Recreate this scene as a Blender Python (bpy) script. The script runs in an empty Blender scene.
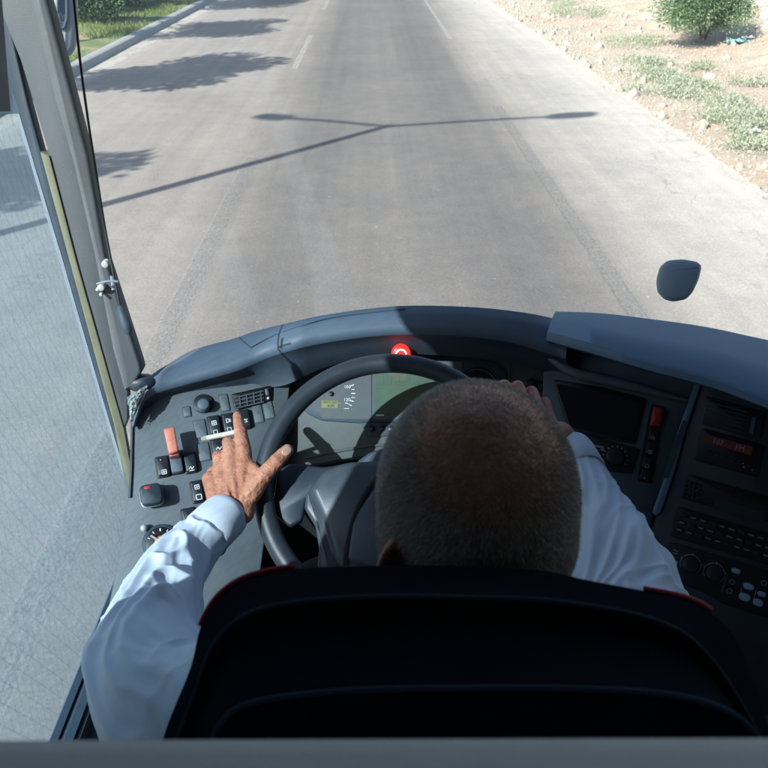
import bpy, bmesh, math, random
import numpy as np
from mathutils import Vector, Matrix, noise
random.seed(7); rng = np.random.default_rng(7)
sc = bpy.context.scene
C = sc.collection

# ------------------------------------------------------------------ camera, sky, sun, exposure
PITCH = math.radians(31.3); F0 = 768.0; CAMZ = 2.75
cam_d = bpy.data.cameras.new('camera'); cam = bpy.data.objects.new('camera', cam_d); C.objects.link(cam)
cam.location = (0, 0, CAMZ); cam.rotation_euler = (math.pi/2 - PITCH, 0, 0)
cam_d.sensor_width = 36; cam_d.lens = 36; cam_d.clip_start = 0.02; cam_d.clip_end = 2000
cam_d.dof.use_dof = True; cam_d.dof.focus_distance = 1.55; cam_d.dof.aperture_fstop = 15
sc.camera = cam
SUN_EL = math.radians(36); SUN_H = Vector((0.645, 0.763, 0)).normalized()
SUN_L = Vector((SUN_H.x*math.cos(SUN_EL), SUN_H.y*math.cos(SUN_EL), -math.sin(SUN_EL)))
w = bpy.data.worlds.new('World'); sc.world = w; w.use_nodes = True
nt = w.node_tree; bgn = nt.nodes['Background']; sky = nt.nodes.new('ShaderNodeTexSky')
sky.sky_type = 'NISHITA'; sky.sun_disc = False; sky.sun_elevation = SUN_EL
sky.sun_rotation = math.radians(220.2); sky.air_density = 1.2; sky.dust_density = 1.5
nt.links.new(sky.outputs[0], bgn.inputs[0]); bgn.inputs[1].default_value = 0.105
sd = bpy.data.lights.new('sun', 'SUN'); sd.energy = 5.0; sd.angle = math.radians(0.55); sd.color = (1, .965, .9)
so = bpy.data.objects.new('sun', sd); C.objects.link(so); so.location = (-8, -9, 14)
so.rotation_euler = SUN_L.to_track_quat('-Z', 'Y').to_euler()
sc.view_settings.view_transform = 'Standard'; sc.view_settings.look = 'None'
sc.view_settings.gamma = 1; sc.view_settings.use_curve_mapping = False
sc.view_settings.exposure = 0.88
sc.render.engine = 'CYCLES'
try:
    sc.cycles.use_denoising = True; sc.cycles.denoiser = 'OPENIMAGEDENOISE'
except Exception: pass
sc.cycles.max_bounces = 8; sc.cycles.transparent_max_bounces = 24
sc.cycles.caustics_reflective = False; sc.cycles.caustics_refractive = False
sc.cycles.sample_clamp_indirect = 6

# ------------------------------------------------------------------ view helpers
FW = Vector((0, math.cos(PITCH), -math.sin(PITCH))); UP = Vector((0, math.sin(PITCH), math.cos(PITCH)))
CAM = Vector((0, 0, CAMZ)); XR = Vector((1, 0, 0))
def ray(px, py): return XR*((px-384)/F0) + UP*((384-py)/F0) + FW
def P(px, py, d): return CAM + ray(px, py)*d
def W(x, y, z): return Vector((x, y, z + CAMZ))           # point given relative to the camera's height
def depth_of(p): return (p-CAM).dot(FW)
RD = math.atan(0.0156)
def R(X, Y, Z=0.0):                                          # road coordinates -> world
    c, s = math.cos(RD), math.sin(RD); return Vector((X*c - Y*s, X*s + Y*c, Z))
def ground(px, py, z=0.0):
    r = ray(px, py); t = (z-CAMZ)/r.z; return CAM + r*t

class Plane:
    def __init__(s, O, e1, e2):
        s.O = O; s.e1 = e1.normalized(); s.n = s.e1.cross(e2).normalized(); s.e2 = s.n.cross(s.e1).normalized()
    def w(s, a, b, h=0.0): return s.O + s.e1*a + s.e2*b + s.n*h
    def hit(s, px, py, h=0.0):
        r = ray(px, py); t = ((s.O + s.n*h - CAM).dot(s.n))/r.dot(s.n); p = CAM + r*t - s.O
        return (p.dot(s.e1), p.dot(s.e2))
    def dep(s, px, py):
        r = ray(px, py); return ((s.O-CAM).dot(s.n))/r.dot(s.n)
    def shift(s, h): return Plane(s.O + s.n*h, s.e1, s.e2)
    def turned(s, deg, px=None, py=None):
        a = math.radians(deg); q = Plane(s.O, s.e1, s.e2)
        q.e1 = s.e1*math.cos(a) + s.e2*math.sin(a); q.e2 = -s.e1*math.sin(a) + s.e2*math.cos(a)
        return q

# ------------------------------------------------------------------ object helpers
WL = {}
def empty(name, loc, label=None, cat=None, group=None, kind=None):
    o = bpy.data.objects.new(name, None); C.objects.link(o); o.location = loc; WL[o.name] = Vector(loc)
    o.empty_display_size = .05
    return tag(o, label, cat, group, kind)
def tag(o, label=None, cat=None, group=None, kind=None):
    if label: o['label'] = label
    if cat: o['category'] = cat
    if group: o['group'] = group
    if kind: o['kind'] = kind
    return o
def mk(name, verts, faces, mat, parent=None, smooth=True, origin=None, label=None):
    V = np.array([tuple(v) for v in verts] if not isinstance(verts, np.ndarray) else verts, dtype=float)
    o0 = np.array(origin) if origin is not None else (V.min(0)+V.max(0))/2
    me = bpy.data.meshes.new(name)
    me.from_pydata((V-o0).tolist(), [], [list(f) for f in faces] if not isinstance(faces, np.ndarray) else faces.tolist())
    me.update()
    mats = mat if isinstance(mat, (list, tuple)) else [mat]
    for m in mats: me.materials.append(m)
    if smooth: me.shade_smooth()
    ob = bpy.data.objects.new(name, me); C.objects.link(ob)
    WL[ob.name] = Vector(o0)
    if parent is not None:
        ob.parent = parent; ob.location = Vector(o0) - WL[parent.name]
    else: ob.location = Vector(o0)
    if label: ob['label'] = label
    return ob
def autosmooth(ob, deg=40):
    me = ob.data; bm = bmesh.new(); bm.from_mesh(me)
    bmesh.ops.recalc_face_normals(bm, faces=bm.faces)
    a = math.radians(deg)
    for e in bm.edges:
        if len(e.link_faces) == 2 and e.calc_face_angle(0) > a: e.smooth = False
    bm.to_mesh(me); bm.free(); return ob
class MB:
    def __init__(s): s.v = []; s.f = []
    def add(s, vs, fs):
        n = len(s.v); s.v += [Vector(v) for v in vs]; s.f += [tuple(i+n for i in f) for f in fs]
    def build(s, name, mat, parent=None, smooth=True, deg=40, **k):
        o = mk(name, s.v, s.f, mat, parent, smooth, **k)
        return autosmooth(o, deg) if smooth else o
def offset_poly(p, d):
    n = len(p); out = []
    ar = sum(p[i][0]*p[(i+1)%n][1]-p[(i+1)%n][0]*p[i][1] for i in range(n))
    sg = 1 if ar > 0 else -1
    for i in range(n):
        a = Vector(p[i-1]); b = Vector(p[i]); c = Vector(p[(i+1)%n])
        e1 = (b-a).normalized(); e2 = (c-b).normalized()
        n1 = Vector((-e1.y, e1.x))*sg; n2 = Vector((-e2.y, e2.x))*sg
        m = n1+n2
        m = m/max(m.length_squared, .25)*2 if m.length > 1e-6 else n1
        m = m/2*1.0
        q = b + (n1+n2).normalized()*d/max(.45, math.sqrt(max(0, (1+n1.dot(n2))/2)))
        out.append((q.x, q.y))
    return out
def prism(mb, pl, poly, h0, h1, bev=0.0):
    n = len(poly)
    ar = sum(poly[i][0]*poly[(i+1)%n][1]-poly[(i+1)%n][0]*poly[i][1] for i in range(n))
    if ar < 0: poly = poly[::-1]
    rings = [(poly, h0)]
    if bev > 0:
        rings += [(poly, h1-bev), (offset_poly(poly, bev*.35), h1-bev*.35), (offset_poly(poly, bev), h1)]
    else: rings += [(poly, h1)]
    vs = []; fs = []
    for q, h in rings: vs += [pl.w(a, b, h) for a, b in q]
    for r in range(len(rings)-1):
        for i in range(n):
            j = (i+1) % n; fs.append((r*n+i, r*n+j, (r+1)*n+j, (r+1)*n+i))
    fs.append(tuple(reversed(range(n)))); L = (len(rings)-1)*n; fs.append(tuple(L+i for i in range(n)))
    mb.add(vs, fs)
def rrect(a, b, w, h, r, rot=0, seg=4):
    r = min(r, w/2*.98, h/2*.98); pts = []
    for cx, cy, t0 in ((w/2-r, h/2-r, 0), (-w/2+r, h/2-r, 90), (-w/2+r, -h/2+r, 180), (w/2-r, -h/2+r, 270)):
        for k in range(seg+1):
            t = math.radians(t0+90*k/seg); pts.append((cx+r*math.cos(t), cy+r*math.sin(t)))
    c, s = math.cos(math.radians(rot)), math.sin(math.radians(rot))
    return [(a+x*c-y*s, b+x*s+y*c) for x, y in pts]
def circ(a, b, r, n=28): return [(a+r*math.cos(2*math.pi*k/n), b+r*math.sin(2*math.pi*k/n)) for k in range(n)]
def round_px(pts, k=3, f=.28):
    out = []; n = len(pts)
    for i in range(n):
        a = Vector(pts[i-1]); b = Vector(pts[i]); c = Vector(pts[(i+1) % n])
        p0 = b+(a-b)*f; p2 = b+(c-b)*f
        for j in range(k+1):
            t = j/k; q = p0*(1-t)**2 + b*2*t*(1-t) + p2*t*t; out.append((q.x, q.y))
    return out
def ppoly(pl, pts, h0, h1, name, mat, parent, bev=0.0, rnd=0, hh=0.0, **k):
    if rnd: pts = round_px(pts, 4, rnd)
    poly = [pl.hit(x, y, hh) for x, y in pts]
    mb = MB(); prism(mb, pl, poly, h0, h1, bev); return mb.build(name, mat, parent, **k)
def px2m(pl, px, py, n): return n*pl.dep(px, py)/F0
def pbox(pl, px, py, wp, hp, h0, h1, name, mat, parent, rot=0, r=.002, bev=.0012, hh=0.0, **k):
    a, b = pl.hit(px, py, hh); s = pl.dep(px, py)/F0; mb = MB()
    prism(mb, pl, rrect(a, b, wp*s, hp*s, r, rot), h0, h1, bev); return mb.build(name, mat, parent, **k)
def pcyl(pl, px, py, rp, h0, h1, name, mat, parent, bev=.0012, n=28, hh=0.0, **k):
    a, b = pl.hit(px, py, hh); s = pl.dep(px, py)/F0; mb = MB()
    prism(mb, pl, circ(a, b, rp*s, n), h0, h1, bev); return mb.build(name, mat, parent, **k)
def catmull(pts, n):
    pts = [Vector(p) for p in pts]; out = []; q = [pts[0]*2-pts[1]]+pts+[pts[-1]*2-pts[-2]]
    m = len(pts)-1
    for i in range(n):
        u = i/(n-1)*m; k = min(int(u), m-1); t = u-k; a, b, c, d = q[k:k+4]
        out.append(.5*((2*b)+(c-a)*t+(2*a-5*b+4*c-d)*t*t+(3*b-a-3*c+d)*t**3))
    return out
def tube(mb, path, rad, seg=10, closed=False, caps=True):
    path = [Vector(p) for p in path]; n = len(path); rad = rad if hasattr(rad, '__len__') else [rad]*n
    up = Vector((0, 0, 1)); prev = None; vs = []; fs = []
    for i in range(n):
        a = path[i-1] if (i or closed) else path[0]; b = path[(i+1) % n] if (i < n-1 or closed) else path[-1]
        t = (b-a).normalized()
        if prev is None:
            x = t.cross(up); x = t.cross(Vector((1, 0, 0))) if x.length < .1 else x; x.normalize()
        else: x = (prev-t*prev.dot(t)).normalized()
        prev = x; y = t.cross(x)
        for k in range(seg):
            th = 2*math.pi*k/seg; vs.append(path[i]+(x*math.cos(th)+y*math.sin(th))*rad[i])
    for i in range(n if closed else n-1):
        j = (i+1) % n
        for k in range(seg):
            l = (k+1) % seg; fs.append((i*seg+k, i*seg+l, j*seg+l, j*seg+k))
    if caps and not closed: fs += [tuple(reversed(range(seg))), tuple((n-1)*seg+k for k in range(seg))]
    mb.add(vs, fs)
def box(mb, lo, hi):
    x0, y0, z0 = lo; x1, y1, z1 = hi
    mb.add([(x0,y0,z0),(x1,y0,z0),(x1,y1,z0),(x0,y1,z0),(x0,y0,z1),(x1,y0,z1),(x1,y1,z1),(x0,y1,z1)],
           [(3,2,1,0),(4,5,6,7),(0,1,5,4),(1,2,6,5),(2,3,7,6),(3,0,4,7)])
def loft(rows, name, mat, parent, smooth=True, deg=50, closed_ends=False, **k):
    n = len(rows[0]); vs = [v for r in rows for v in r]; fs = []
    for i in range(len(rows)-1):
        for j in range(n-1): fs.append((i*n+j, i*n+j+1, (i+1)*n+j+1, (i+1)*n+j))
    o = mk(name, vs, fs, mat, parent, smooth, **k); return autosmooth(o, deg)
def interp_px(tab, n):
    """tab: list of tuples of numbers, resampled smoothly along the first axis"""
    t = [Vector((p[0], p[1], p[2] if len(p) > 2 else 0)) for p in tab]; return catmull(t, n)

# ------------------------------------------------------------------ materials
def newmat(name):
    m = bpy.data.materials.new(name); m.use_nodes = True; t = m.node_tree; return m, t, t.nodes['Principled BSDF']
def N(t, typ, **k):
    n = t.nodes.new(typ)
    for a, b in k.items(): setattr(n, a, b)
    return n
def coords(t, scale=(1, 1, 1), kind='Object', rot=(0, 0, 0)):
    tc = N(t, 'ShaderNodeTexCoord'); mp = N(t, 'ShaderNodeMapping'); mp.inputs['Scale'].default_value = scale
    mp.inputs['Rotation'].default_value = rot
    t.links.new(tc.outputs[kind], mp.inputs[0]); return mp.outputs[0]
def noise_node(t, vec, scale, detail=4, rough=.55):
    n = N(t, 'ShaderNodeTexNoise'); n.inputs['Scale'].default_value = scale; n.inputs['Detail'].default_value = detail
    n.inputs['Roughness'].default_value = rough; t.links.new(vec, n.inputs['Vector']); return n.outputs[0]
def ramp(t, fac, stops):
    r = N(t, 'ShaderNodeValToRGB'); e = r.color_ramp.elements
    while len(e) < len(stops): e.new(.5)
    for i, (p, c) in enumerate(stops):
        e[i].position = p; e[i].color = (*c, 1) if len(c) == 3 else c
    t.links.new(fac, r.inputs[0]); return r.outputs[0]
def mix(t, a, b, fac, mode='MIX'):
    n = N(t, 'ShaderNodeMix', data_type='RGBA', blend_type=mode)
    for s, v in ((n.inputs['Factor'], fac), (n.inputs[6], a), (n.inputs[7], b)):
        if hasattr(v, 'is_linked') or isinstance(v, bpy.types.NodeSocket): t.links.new(v, s)
        elif isinstance(v, (int, float)): s.default_value = v
        else: s.default_value = (*v, 1)
    return n.outputs[2]
def math_n(t, op, a, b=None, clamp=False):
    n = N(t, 'ShaderNodeMath', operation=op); n.use_clamp = clamp
    for i, v in enumerate((a, b)):
        if v is None: continue
        if isinstance(v, (int, float)): n.inputs[i].default_value = v
        else: t.links.new(v, n.inputs[i])
    return n.outputs[0]
def bump(t, p, h, strength, dist=.001, normal=None):
    b = N(t, 'ShaderNodeBump'); b.inputs['Strength'].default_value = strength; b.inputs['Distance'].default_value = dist
    t.links.new(h, b.inputs['Height']); t.links.new(b.outputs[0], p.inputs['Normal'])
    if normal is not None: t.links.new(normal, b.inputs['Normal'])
    return b.outputs[0]
def plastic(name, col, rough=.5, var=.15, bs=900, bd=.0003, dust=0.17, spec=.5):
    m, t, p = newmat(name); v = coords(t)
    n1 = noise_node(t, v, 14, 5, .6); n2 = noise_node(t, v, bs, 2)
    c = ramp(t, n1, [(.25, tuple(x*(1-var) for x in col)), (.75, tuple(x*(1+var) for x in col))])
    if dust:
        n3 = noise_node(t, v, 220, 3, .7); f = ramp(t, n3, [(.62, (0, 0, 0)), (.8, (dust, dust, dust))])
        c = mix(t, c, (.35, .33, .3), f)
    t.links.new(c, p.inputs['Base Color'])
    r = ramp(t, n1, [(.3, (rough*.88,)*3), (.7, (min(1, rough*1.12),)*3)]); t.links.new(r, p.inputs['Roughness'])
    p.inputs['Specular IOR Level'].default_value = spec
    bump(t, p, n2, .5, bd); return m
def flat(name, col, rough=.5, emit=None, es=0, metal=0):
    m, t, p = newmat(name); p.inputs['Base Color'].default_value = (*col, 1); p.inputs['Roughness'].default_value = rough
    p.inputs['Metallic'].default_value = metal
    if emit: p.inputs['Emission Color'].default_value = (*emit, 1); p.inputs['Emission Strength'].default_value = es
    return m
M = {}
M['dash'] = plastic('dash_panel_plastic', (.098, .118, .134), .52)
M['dash_side'] = plastic('dash_side_plastic', (.080, .110, .140), .55)
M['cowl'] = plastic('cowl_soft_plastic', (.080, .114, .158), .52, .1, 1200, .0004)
M['fascia'] = plastic('fascia_painted_shade', (.030, .046, .066), .6, .1, 900, .0003)  # shade under the cowl lip put into the colour; pad seams share it
M['slab'] = plastic('console_top_plastic', (.130, .205, .310), .45, .1, 1200, .0004)
M['blue_dark'] = plastic('dark_blue_plastic', (.022, .034, .052), .5, .12)
M['switch'] = plastic('switch_black', (.016, .020, .026), .38, .1, 500, .0002, .05)
M['black'] = plastic('black_plastic', (.008, .009, .011), .45, .2, 700, .0003, .05)
M['console'] = plastic('console_black', (.026, .034, .044), .5, .25, 700, .0003, .08)
M['olive'] = plastic('grey_panel', (.092, .106, .104), .55)
M['wheel'] = plastic('wheel_leather', (.030, .038, .048), .42, .12, 700, .0006, .04)
M['hub'] = plastic('hub_plastic', (.065, .078, .095), .38, .15, 900, .0004, .1)
M['pillar'] = plastic('pillar_trim', (.060, .080, .100), .6, .12, 600, .0004)
M['pillar2'] = plastic('pillar_trim_light', (.072, .094, .115), .6, .12, 600, .0004)
M['beige'] = plastic('faded_beige_trim', (.115, .138, .102), .65, .2)
M['rubber'] = plastic('window_rubber', (.026, .050, .078), .6, .3)
M['lining'] = plastic('bus_lining', (.20, .22, .24), .8, .15)
M['rail'] = plastic('rail_grey', (.32, .37, .41), .6, .15, 300, .0005)
M['floor'] = plastic('floor_black', (.012, .014, .016), .8)
M['bluemetal'] = flat('anodised_blue_trim', (.16, .25, .36), .40, metal=.35)
M['red'] = plastic('red_plastic', (.42, .03, .025), .4, .1)
M['guard'] = plastic('faded_orange_plastic', (.60, .20, .135), .5, .08, 300, .0004, .1)
M['white'] = flat('white_print', (.70, .72, .72), .6)
M['dimwhite'] = flat('dim_print', (.30, .33, .36), .6)
M['silver'] = flat('silver_plastic', (.55, .57, .58), .35, metal=.3)
M['orange'] = flat('orange_pointer', (.75, .18, .03), .5)
M['face'] = plastic('gauge_face', (.085, .098, .105), .5, .05, 500, .0001, .05)
M['lcd_y'] = flat('olive_lcd', (.24, .25, .12), .3)
M['lcd_y2'] = flat('lcd_segments', (.09, .10, .05), .3)
M['lcd_g'] = plastic('green_lcd', (.085, .135, .10), .25, .12, 60, .0001, .04)
M['lcd_g2'] = flat('green_lcd_segments', (.055, .12, .08), .3)
M['screen'] = flat('dark_screen', (.010, .014, .022), .16)
M['lcd_dim'] = flat('dim_lcd', (.035, .05, .055), .25)
M['redlcd'] = flat('red_lit_display', (.08, .04, .036), .3, (1, .10, .05), .004)
M['oval'] = flat('pale_blue_key', (.35, .47, .62), .5)
M['hazard'] = flat('lit_red_lens', (.7, .01, .01), .25, (1, .03, .02), .9)
M['hazard_glint'] = flat('painted_lens_glint', (.9, .7, .7), .3, (1, .6, .6), .9)
M['cig'] = flat('cigarette_paper', (.80, .78, .72), .8)
M['cigtip'] = flat('cigarette_ash', (.40, .38, .36), .9)
M['nail'] = flat('fingernail', (.50, .30, .23), .32)
M['piping'] = plastic('red_piping', (.36, .010, .022), .7, .1, 500, .0006, 0)
M['trousers'] = plastic('dark_trousers', (.010, .013, .02), .9, .2, 500, .0006, 0)
M['mirrorglass'] = flat('mirror_glass', (.80, .84, .88), .05, metal=1.0)

M['ridge_light'] = plastic('seat_ridge_highlight', (.045, .065, .10), .8, .1, 500, .0004, 0, 0)
def fabric_seat():
    m, t, p = newmat('seat_black_fabric'); v = coords(t); n1 = noise_node(t, v, 9, 4); n2 = noise_node(t, v, 700, 2)
    t.links.new(ramp(t, n1, [(.3, (.0045, .006, .010)), (.7, (.008, .011, .018))]), p.inputs['Base Color'])
    p.inputs['Roughness'].default_value = .75; p.inputs['Sheen Weight'].default_value = .02
    p.inputs['Sheen Tint'].default_value = (.4, .55, .8, 1); p.inputs['Specular IOR Level'].default_value = 0
    bump(t, p, n2, .6, .0006); return m
M['seat'] = fabric_seat()
def shirt():
    m, t, p = newmat('white_cotton_shirt'); v = coords(t); n1 = noise_node(t, v, 16, 5, .6); n2 = noise_node(t, v, 1500, 2)
    n3 = noise_node(t, v, 45, 4, .55)
    t.links.new(ramp(t, n1, [(.3, (.54, .605, .70)), (.7, (.62, .68, .77))]), p.inputs['Base Color'])
    p.inputs['Roughness'].default_value = .85; p.inputs['Sheen Weight'].default_value = .15
    p.inputs['Specular IOR Level'].default_value = .2
    a = bump(t, p, n3, .2, .002); b = bump(t, p, n2, .4, .0003, a); return m
M['shirt'] = shirt()
def skin():
    m, t, p = newmat('tanned_skin'); v = coords(t); n1 = noise_node(t, v, 26, 6, .65); n2 = noise_node(t, v, 420, 3, .6)
    n3 = noise_node(t, v, 90, 4, .6); vo = N(t, 'ShaderNodeTexVoronoi'); vo.inputs['Scale'].default_value = 240
    t.links.new(v, vo.inputs['Vector'])
    c = ramp(t, n1, [(.3, (.37, .135, .080)), (.55, (.54, .240, .150)), (.75, (.66, .34, .235))])
    c = mix(t, c, (.26, .09, .05), ramp(t, n3, [(.50, (0, 0, 0)), (.8, (.35, .35, .35))]))
    t.links.new(c, p.inputs['Base Color']); p.inputs['Roughness'].default_value = .5
    p.inputs['Subsurface Weight'].default_value = .12; p.inputs['Subsurface Radius'].default_value = (.01, .004, .002)
    p.inputs['Subsurface Scale'].default_value = .4; p.inputs['Specular IOR Level'].default_value = .4
    a = bump(t, p, n3, .9, .0035); b = bump(t, p, vo.outputs['Distance'], .45, .0012, a); bump(t, p, n2, .35, .0005, b); return m
M['skin'] = skin()
def hairm(name, c0, c1):
    m, t, p = newmat(name); g = N(t, 'ShaderNodeNewGeometry')
    t.links.new(ramp(t, g.outputs['Random Per Island'], [(0, c0), (1, c1)]), p.inputs['Base Color'])
    p.inputs['Roughness'].default_value = .55; return m
M['hair'] = hairm('short_grey_hair', (.20, .18, .17), (.86, .82, .78))
def leafm(name, c0, c1, trans=.25):
    m, t, p = newmat(name); g = N(t, 'ShaderNodeNewGeometry')
    c = ramp(t, g.outputs['Random Per Island'], [(0, c0), (1, c1)])
    t.links.new(c, p.inputs['Base Color']); p.inputs['Roughness'].default_value = .6
    tr = N(t, 'ShaderNodeBsdfTranslucent'); t.links.new(c, tr.inputs[0]); mx = N(t, 'ShaderNodeMixShader')
    mx.inputs[0].default_value = trans; o = t.nodes['Material Output']
    t.links.new(p.outputs[0], mx.inputs[1]); t.links.new(tr.outputs[0], mx.inputs[2]); t.links.new(mx.outputs[0], o.inputs[0]); return m
M['leaf'] = leafm('leaf_green', (.025, .065, .02), (.08, .15, .045), .12)
M['bush'] = leafm('bush_green', (.08, .16, .075), (.27, .38, .20), .3)
M['weed'] = leafm('weed_greygreen', (.27, .33, .21), (.52, .54, .41))
M['grass'] = leafm('grass_blades', (.10, .17, .035), (.24, .30, .09))
M['bark'] = plastic('bark', (.11, .085, .06), .9, .35, 60, .01, 0)
M['post'] = flat('galvanised_post', (.38, .39, .40), .5, metal=.3)
M['lampglass'] = flat('lamp_head_cover', (.45, .46, .46), .4)

def stone(name, c0, c1, sc_=3.0, bd=.02):
    m, t, p = newmat(name); v = coords(t, kind='Object'); n1 = noise_node(t, v, sc_, 6, .65); n2 = noise_node(t, v, sc_*14, 4, .6)
    c = ramp(t, n1, [(.3, c0), (.7, c1)]); t.links.new(mix(t, c, tuple(x*.6 for x in c0), ramp(t, n2, [(.5, (0, 0, 0)), (.75, (.6, .6, .6))])), p.inputs['Base Color'])
    p.inputs['Roughness'].default_value = .9; bump(t, p, n2, .6, bd); return m
M['kerb'] = stone('concrete_kerb', (.30, .31, .31), (.42, .42, .40), 4, .006)
M['kerbtop'] = M['kerb']
M['rubble'] = stone('pale_rubble', (.45, .43, .38), (.70, .68, .62), 6, .01)
M['gravelm'] = stone('gravel_stones', (.30, .26, .21), (.55, .50, .43), 8, .004)

def road_mat():
    m, t, p = newmat('worn_asphalt'); v = coords(t)
    sp = N(t, 'ShaderNodeSeparateXYZ'); t.links.new(v, sp.inputs[0]); x = sp.outputs[0]
    big = noise_node(t, coords(t, (1, .10, 1)), .45, 5, .6)
    xs = math_n(t, 'ADD', x, math_n(t, 'MULTIPLY', math_n(t, 'SUBTRACT', big, .5), 1.1))
    nx = math_n(t, 'DIVIDE', math_n(t, 'ADD', xs, 8.0), 14.0)   # -8..6 -> 0..1
    def q(X): return (X+8)/14
    base = ramp(t, nx, [(q(-6.1), (.42, .385, .335)), (q(-5.3), (.30, .272, .238)), (q(-3.2), (.265, .242, .213)), (q(-1.9), (.27, .246, .216)),
                        (q(-.9), (.155, .144, .132)), (q(.2), (.182, .168, .153)), (q(1.2), (.148, .137, .127)), (q(1.8), (.180, .166, .151)),
                        (q(2.6), (.335, .310, .272)), (q(3.6), (.43, .40, .352)), (q(4.8), (.56, .52, .45))])
    fine = noise_node(t, v, 55, 4, .75); spk = noise_node(t, v, 160, 2, .7); med = noise_node(t, v, 3.2, 6, .62)
    st = noise_node(t, coords(t, (2.2, .035, 1)), 2.0, 6, .6); bl = noise_node(t, v, .5, 4, .55)
    agg = N(t, 'ShaderNodeTexVoronoi'); agg.inputs['Scale'].default_value = 70; t.links.new(v, agg.inputs['Vector'])
    ag = ramp(t, agg.outputs['Color'], [(.0, (.70, .70, .71)), (.6, (1.0, 1.0, 1.0)), (1.0, (1.38, 1.36, 1.32))])
    c = mix(t, base, ag, .45, 'MULTIPLY')
    c = mix(t, c, ramp(t, fine, [(.3, (.80, .80, .80)), (.7, (1.18, 1.17, 1.16))]), .8, 'MULTIPLY')
    c = mix(t, c, ramp(t, med, [(.3, (.88, .88, .89)), (.7, (1.08, 1.08, 1.06))]), .8, 'MULTIPLY')
    c = mix(t, c, (1.07, 1.075, 1.09), 1.0, 'MULTIPLY')
    c = mix(t, c, ramp(t, bl, [(.35, (.90, .90, .91)), (.65, (1.08, 1.07, 1.05))]), .8, 'MULTIPLY')
    c = mix(t, c, ramp(t, st, [(.3, (.86, .87, .89)), (.68, (1.10, 1.09, 1.07))]), .7, 'MULTIPLY')
    # cracks
    vo = N(t, 'ShaderNodeTexVoronoi', feature='DISTANCE_TO_EDGE'); vo.inputs['Scale'].default_value = .42
    wv = N(t, 'ShaderNodeVectorMath', operation='ADD'); t.links.new(coords(t, (1, .6, 1)), wv.inputs[0])
    nn = N(t, 'ShaderNodeTexNoise'); nn.inputs['Scale'].default_value = 2.5; nn.inputs['Detail'].default_value = 6; t.links.new(v, nn.inputs['Vector'])
    t.links.new(nn.outputs['Color'], wv.inputs[1]); t.links.new(wv.outputs[0], vo.inputs['Vector'])
    cr = ramp(t, vo.outputs['Distance'], [(0, (.5, .5, .5)), (.009, (0, 0, 0))])
    cm = ramp(t, noise_node(t, v, .35, 3), [(.48, (0, 0, 0)), (.62, (1, 1, 1))])
    c = mix(t, c, (.12, .12, .12), math_n(t, 'MULTIPLY', cr, cm))
    # dark droppings and stains
    s2 = ramp(t, noise_node(t, v, 2.1, 3, .5), [(.70, (0, 0, 0)), (.78, (.35, .35, .35))])
    c = mix(t, c, (.13, .13, .135), s2)
    s3 = ramp(t, noise_node(t, v, 11, 3, .5), [(.72, (0, 0, 0)), (.76, (.45, .45, .45))]); c = mix(t, c, (.08, .08, .085), s3)
    s4 = ramp(t, noise_node(t, v, 17, 3, .5), [(.73, (0, 0, 0)), (.77, (.6, .6, .6))]); c = mix(t, c, (.55, .53, .48), s4)
    t.links.new(c, p.inputs['Base Color']); p.inputs['Roughness'].default_value = .88; p.inputs['Specular IOR Level'].default_value = .25
    a = bump(t, p, fine, .3, .004); bump(t, p, med, .25, .02, a); return m
M['road'] = road_mat()
def paint_mat(name, keep, col=(.60, .60, .57), sc_=(9, 1.6, 1), thr=.5, side=0):
    m, t, p = newmat(name); v = coords(t, sc_); n = noise_node(t, v, 2.0, 6, .75); n2 = noise_node(t, coords(t), 60, 3, .7)
    s = math_n(t, 'ADD', n, math_n(t, 'MULTIPLY', math_n(t, 'SUBTRACT', n2, .5), .6))
    f = ramp(t, s, [(thr-.06, (0, 0, 0)), (thr+.08, (keep, keep, keep))])
    p.inputs['Base Color'].default_value = (*col, 1); p.inputs['Roughness'].default_value = .8
    tr = N(t, 'ShaderNodeBsdfTransparent'); mx = N(t, 'ShaderNodeMixShader'); t.links.new(f, mx.inputs[0])
    t.links.new(tr.outputs[0], mx.inputs[1]); t.links.new(p.outputs[0], mx.inputs[2]); t.links.new(mx.outputs[0], t.nodes['Material Output'].inputs[0]); return m
M['paint'] = paint_mat('faded_line_paint', .42, thr=.46)
M['scar'] = paint_mat('worn_line_scar', .16, (.60, .59, .56), (26, 11, 1), .50)
M['scard'] = paint_mat('milled_line_scar', .24, (.15, .15, .15), (14, 9, 1), .47)
def dirt():
    m, t, p = newmat('dry_dirt'); v = coords(t); n1 = noise_node(t, v, .8, 6, .62); n2 = noise_node(t, v, 14, 6, .7); n3 = noise_node(t, v, 60, 3, .7)
    c = ramp(t, n1, [(.3, (.50, .44, .35)), (.5, (.60, .53, .42)), (.7, (.66, .57, .45))])
    c = mix(t, c, (.60, .43, .32), ramp(t, noise_node(t, v, .33, 4), [(.48, (0, 0, 0)), (.62, (.6, .6, .6))]))
    c = mix(t, c, ramp(t, n2, [(.3, (.62, .60, .58)), (.7, (1.15, 1.12, 1.08))]), .8, 'MULTIPLY')
    c = mix(t, c, (.68, .64, .56), ramp(t, n3, [(.66, (0, 0, 0)), (.72, (.7, .7, .7))]))
    t.links.new(c, p.inputs['Base Color']); p.inputs['Roughness'].default_value = .95
    a = bump(t, p, n2, .8, .05); bump(t, p, n3, .6, .02, a); return m
M['dirt'] = dirt()
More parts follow.
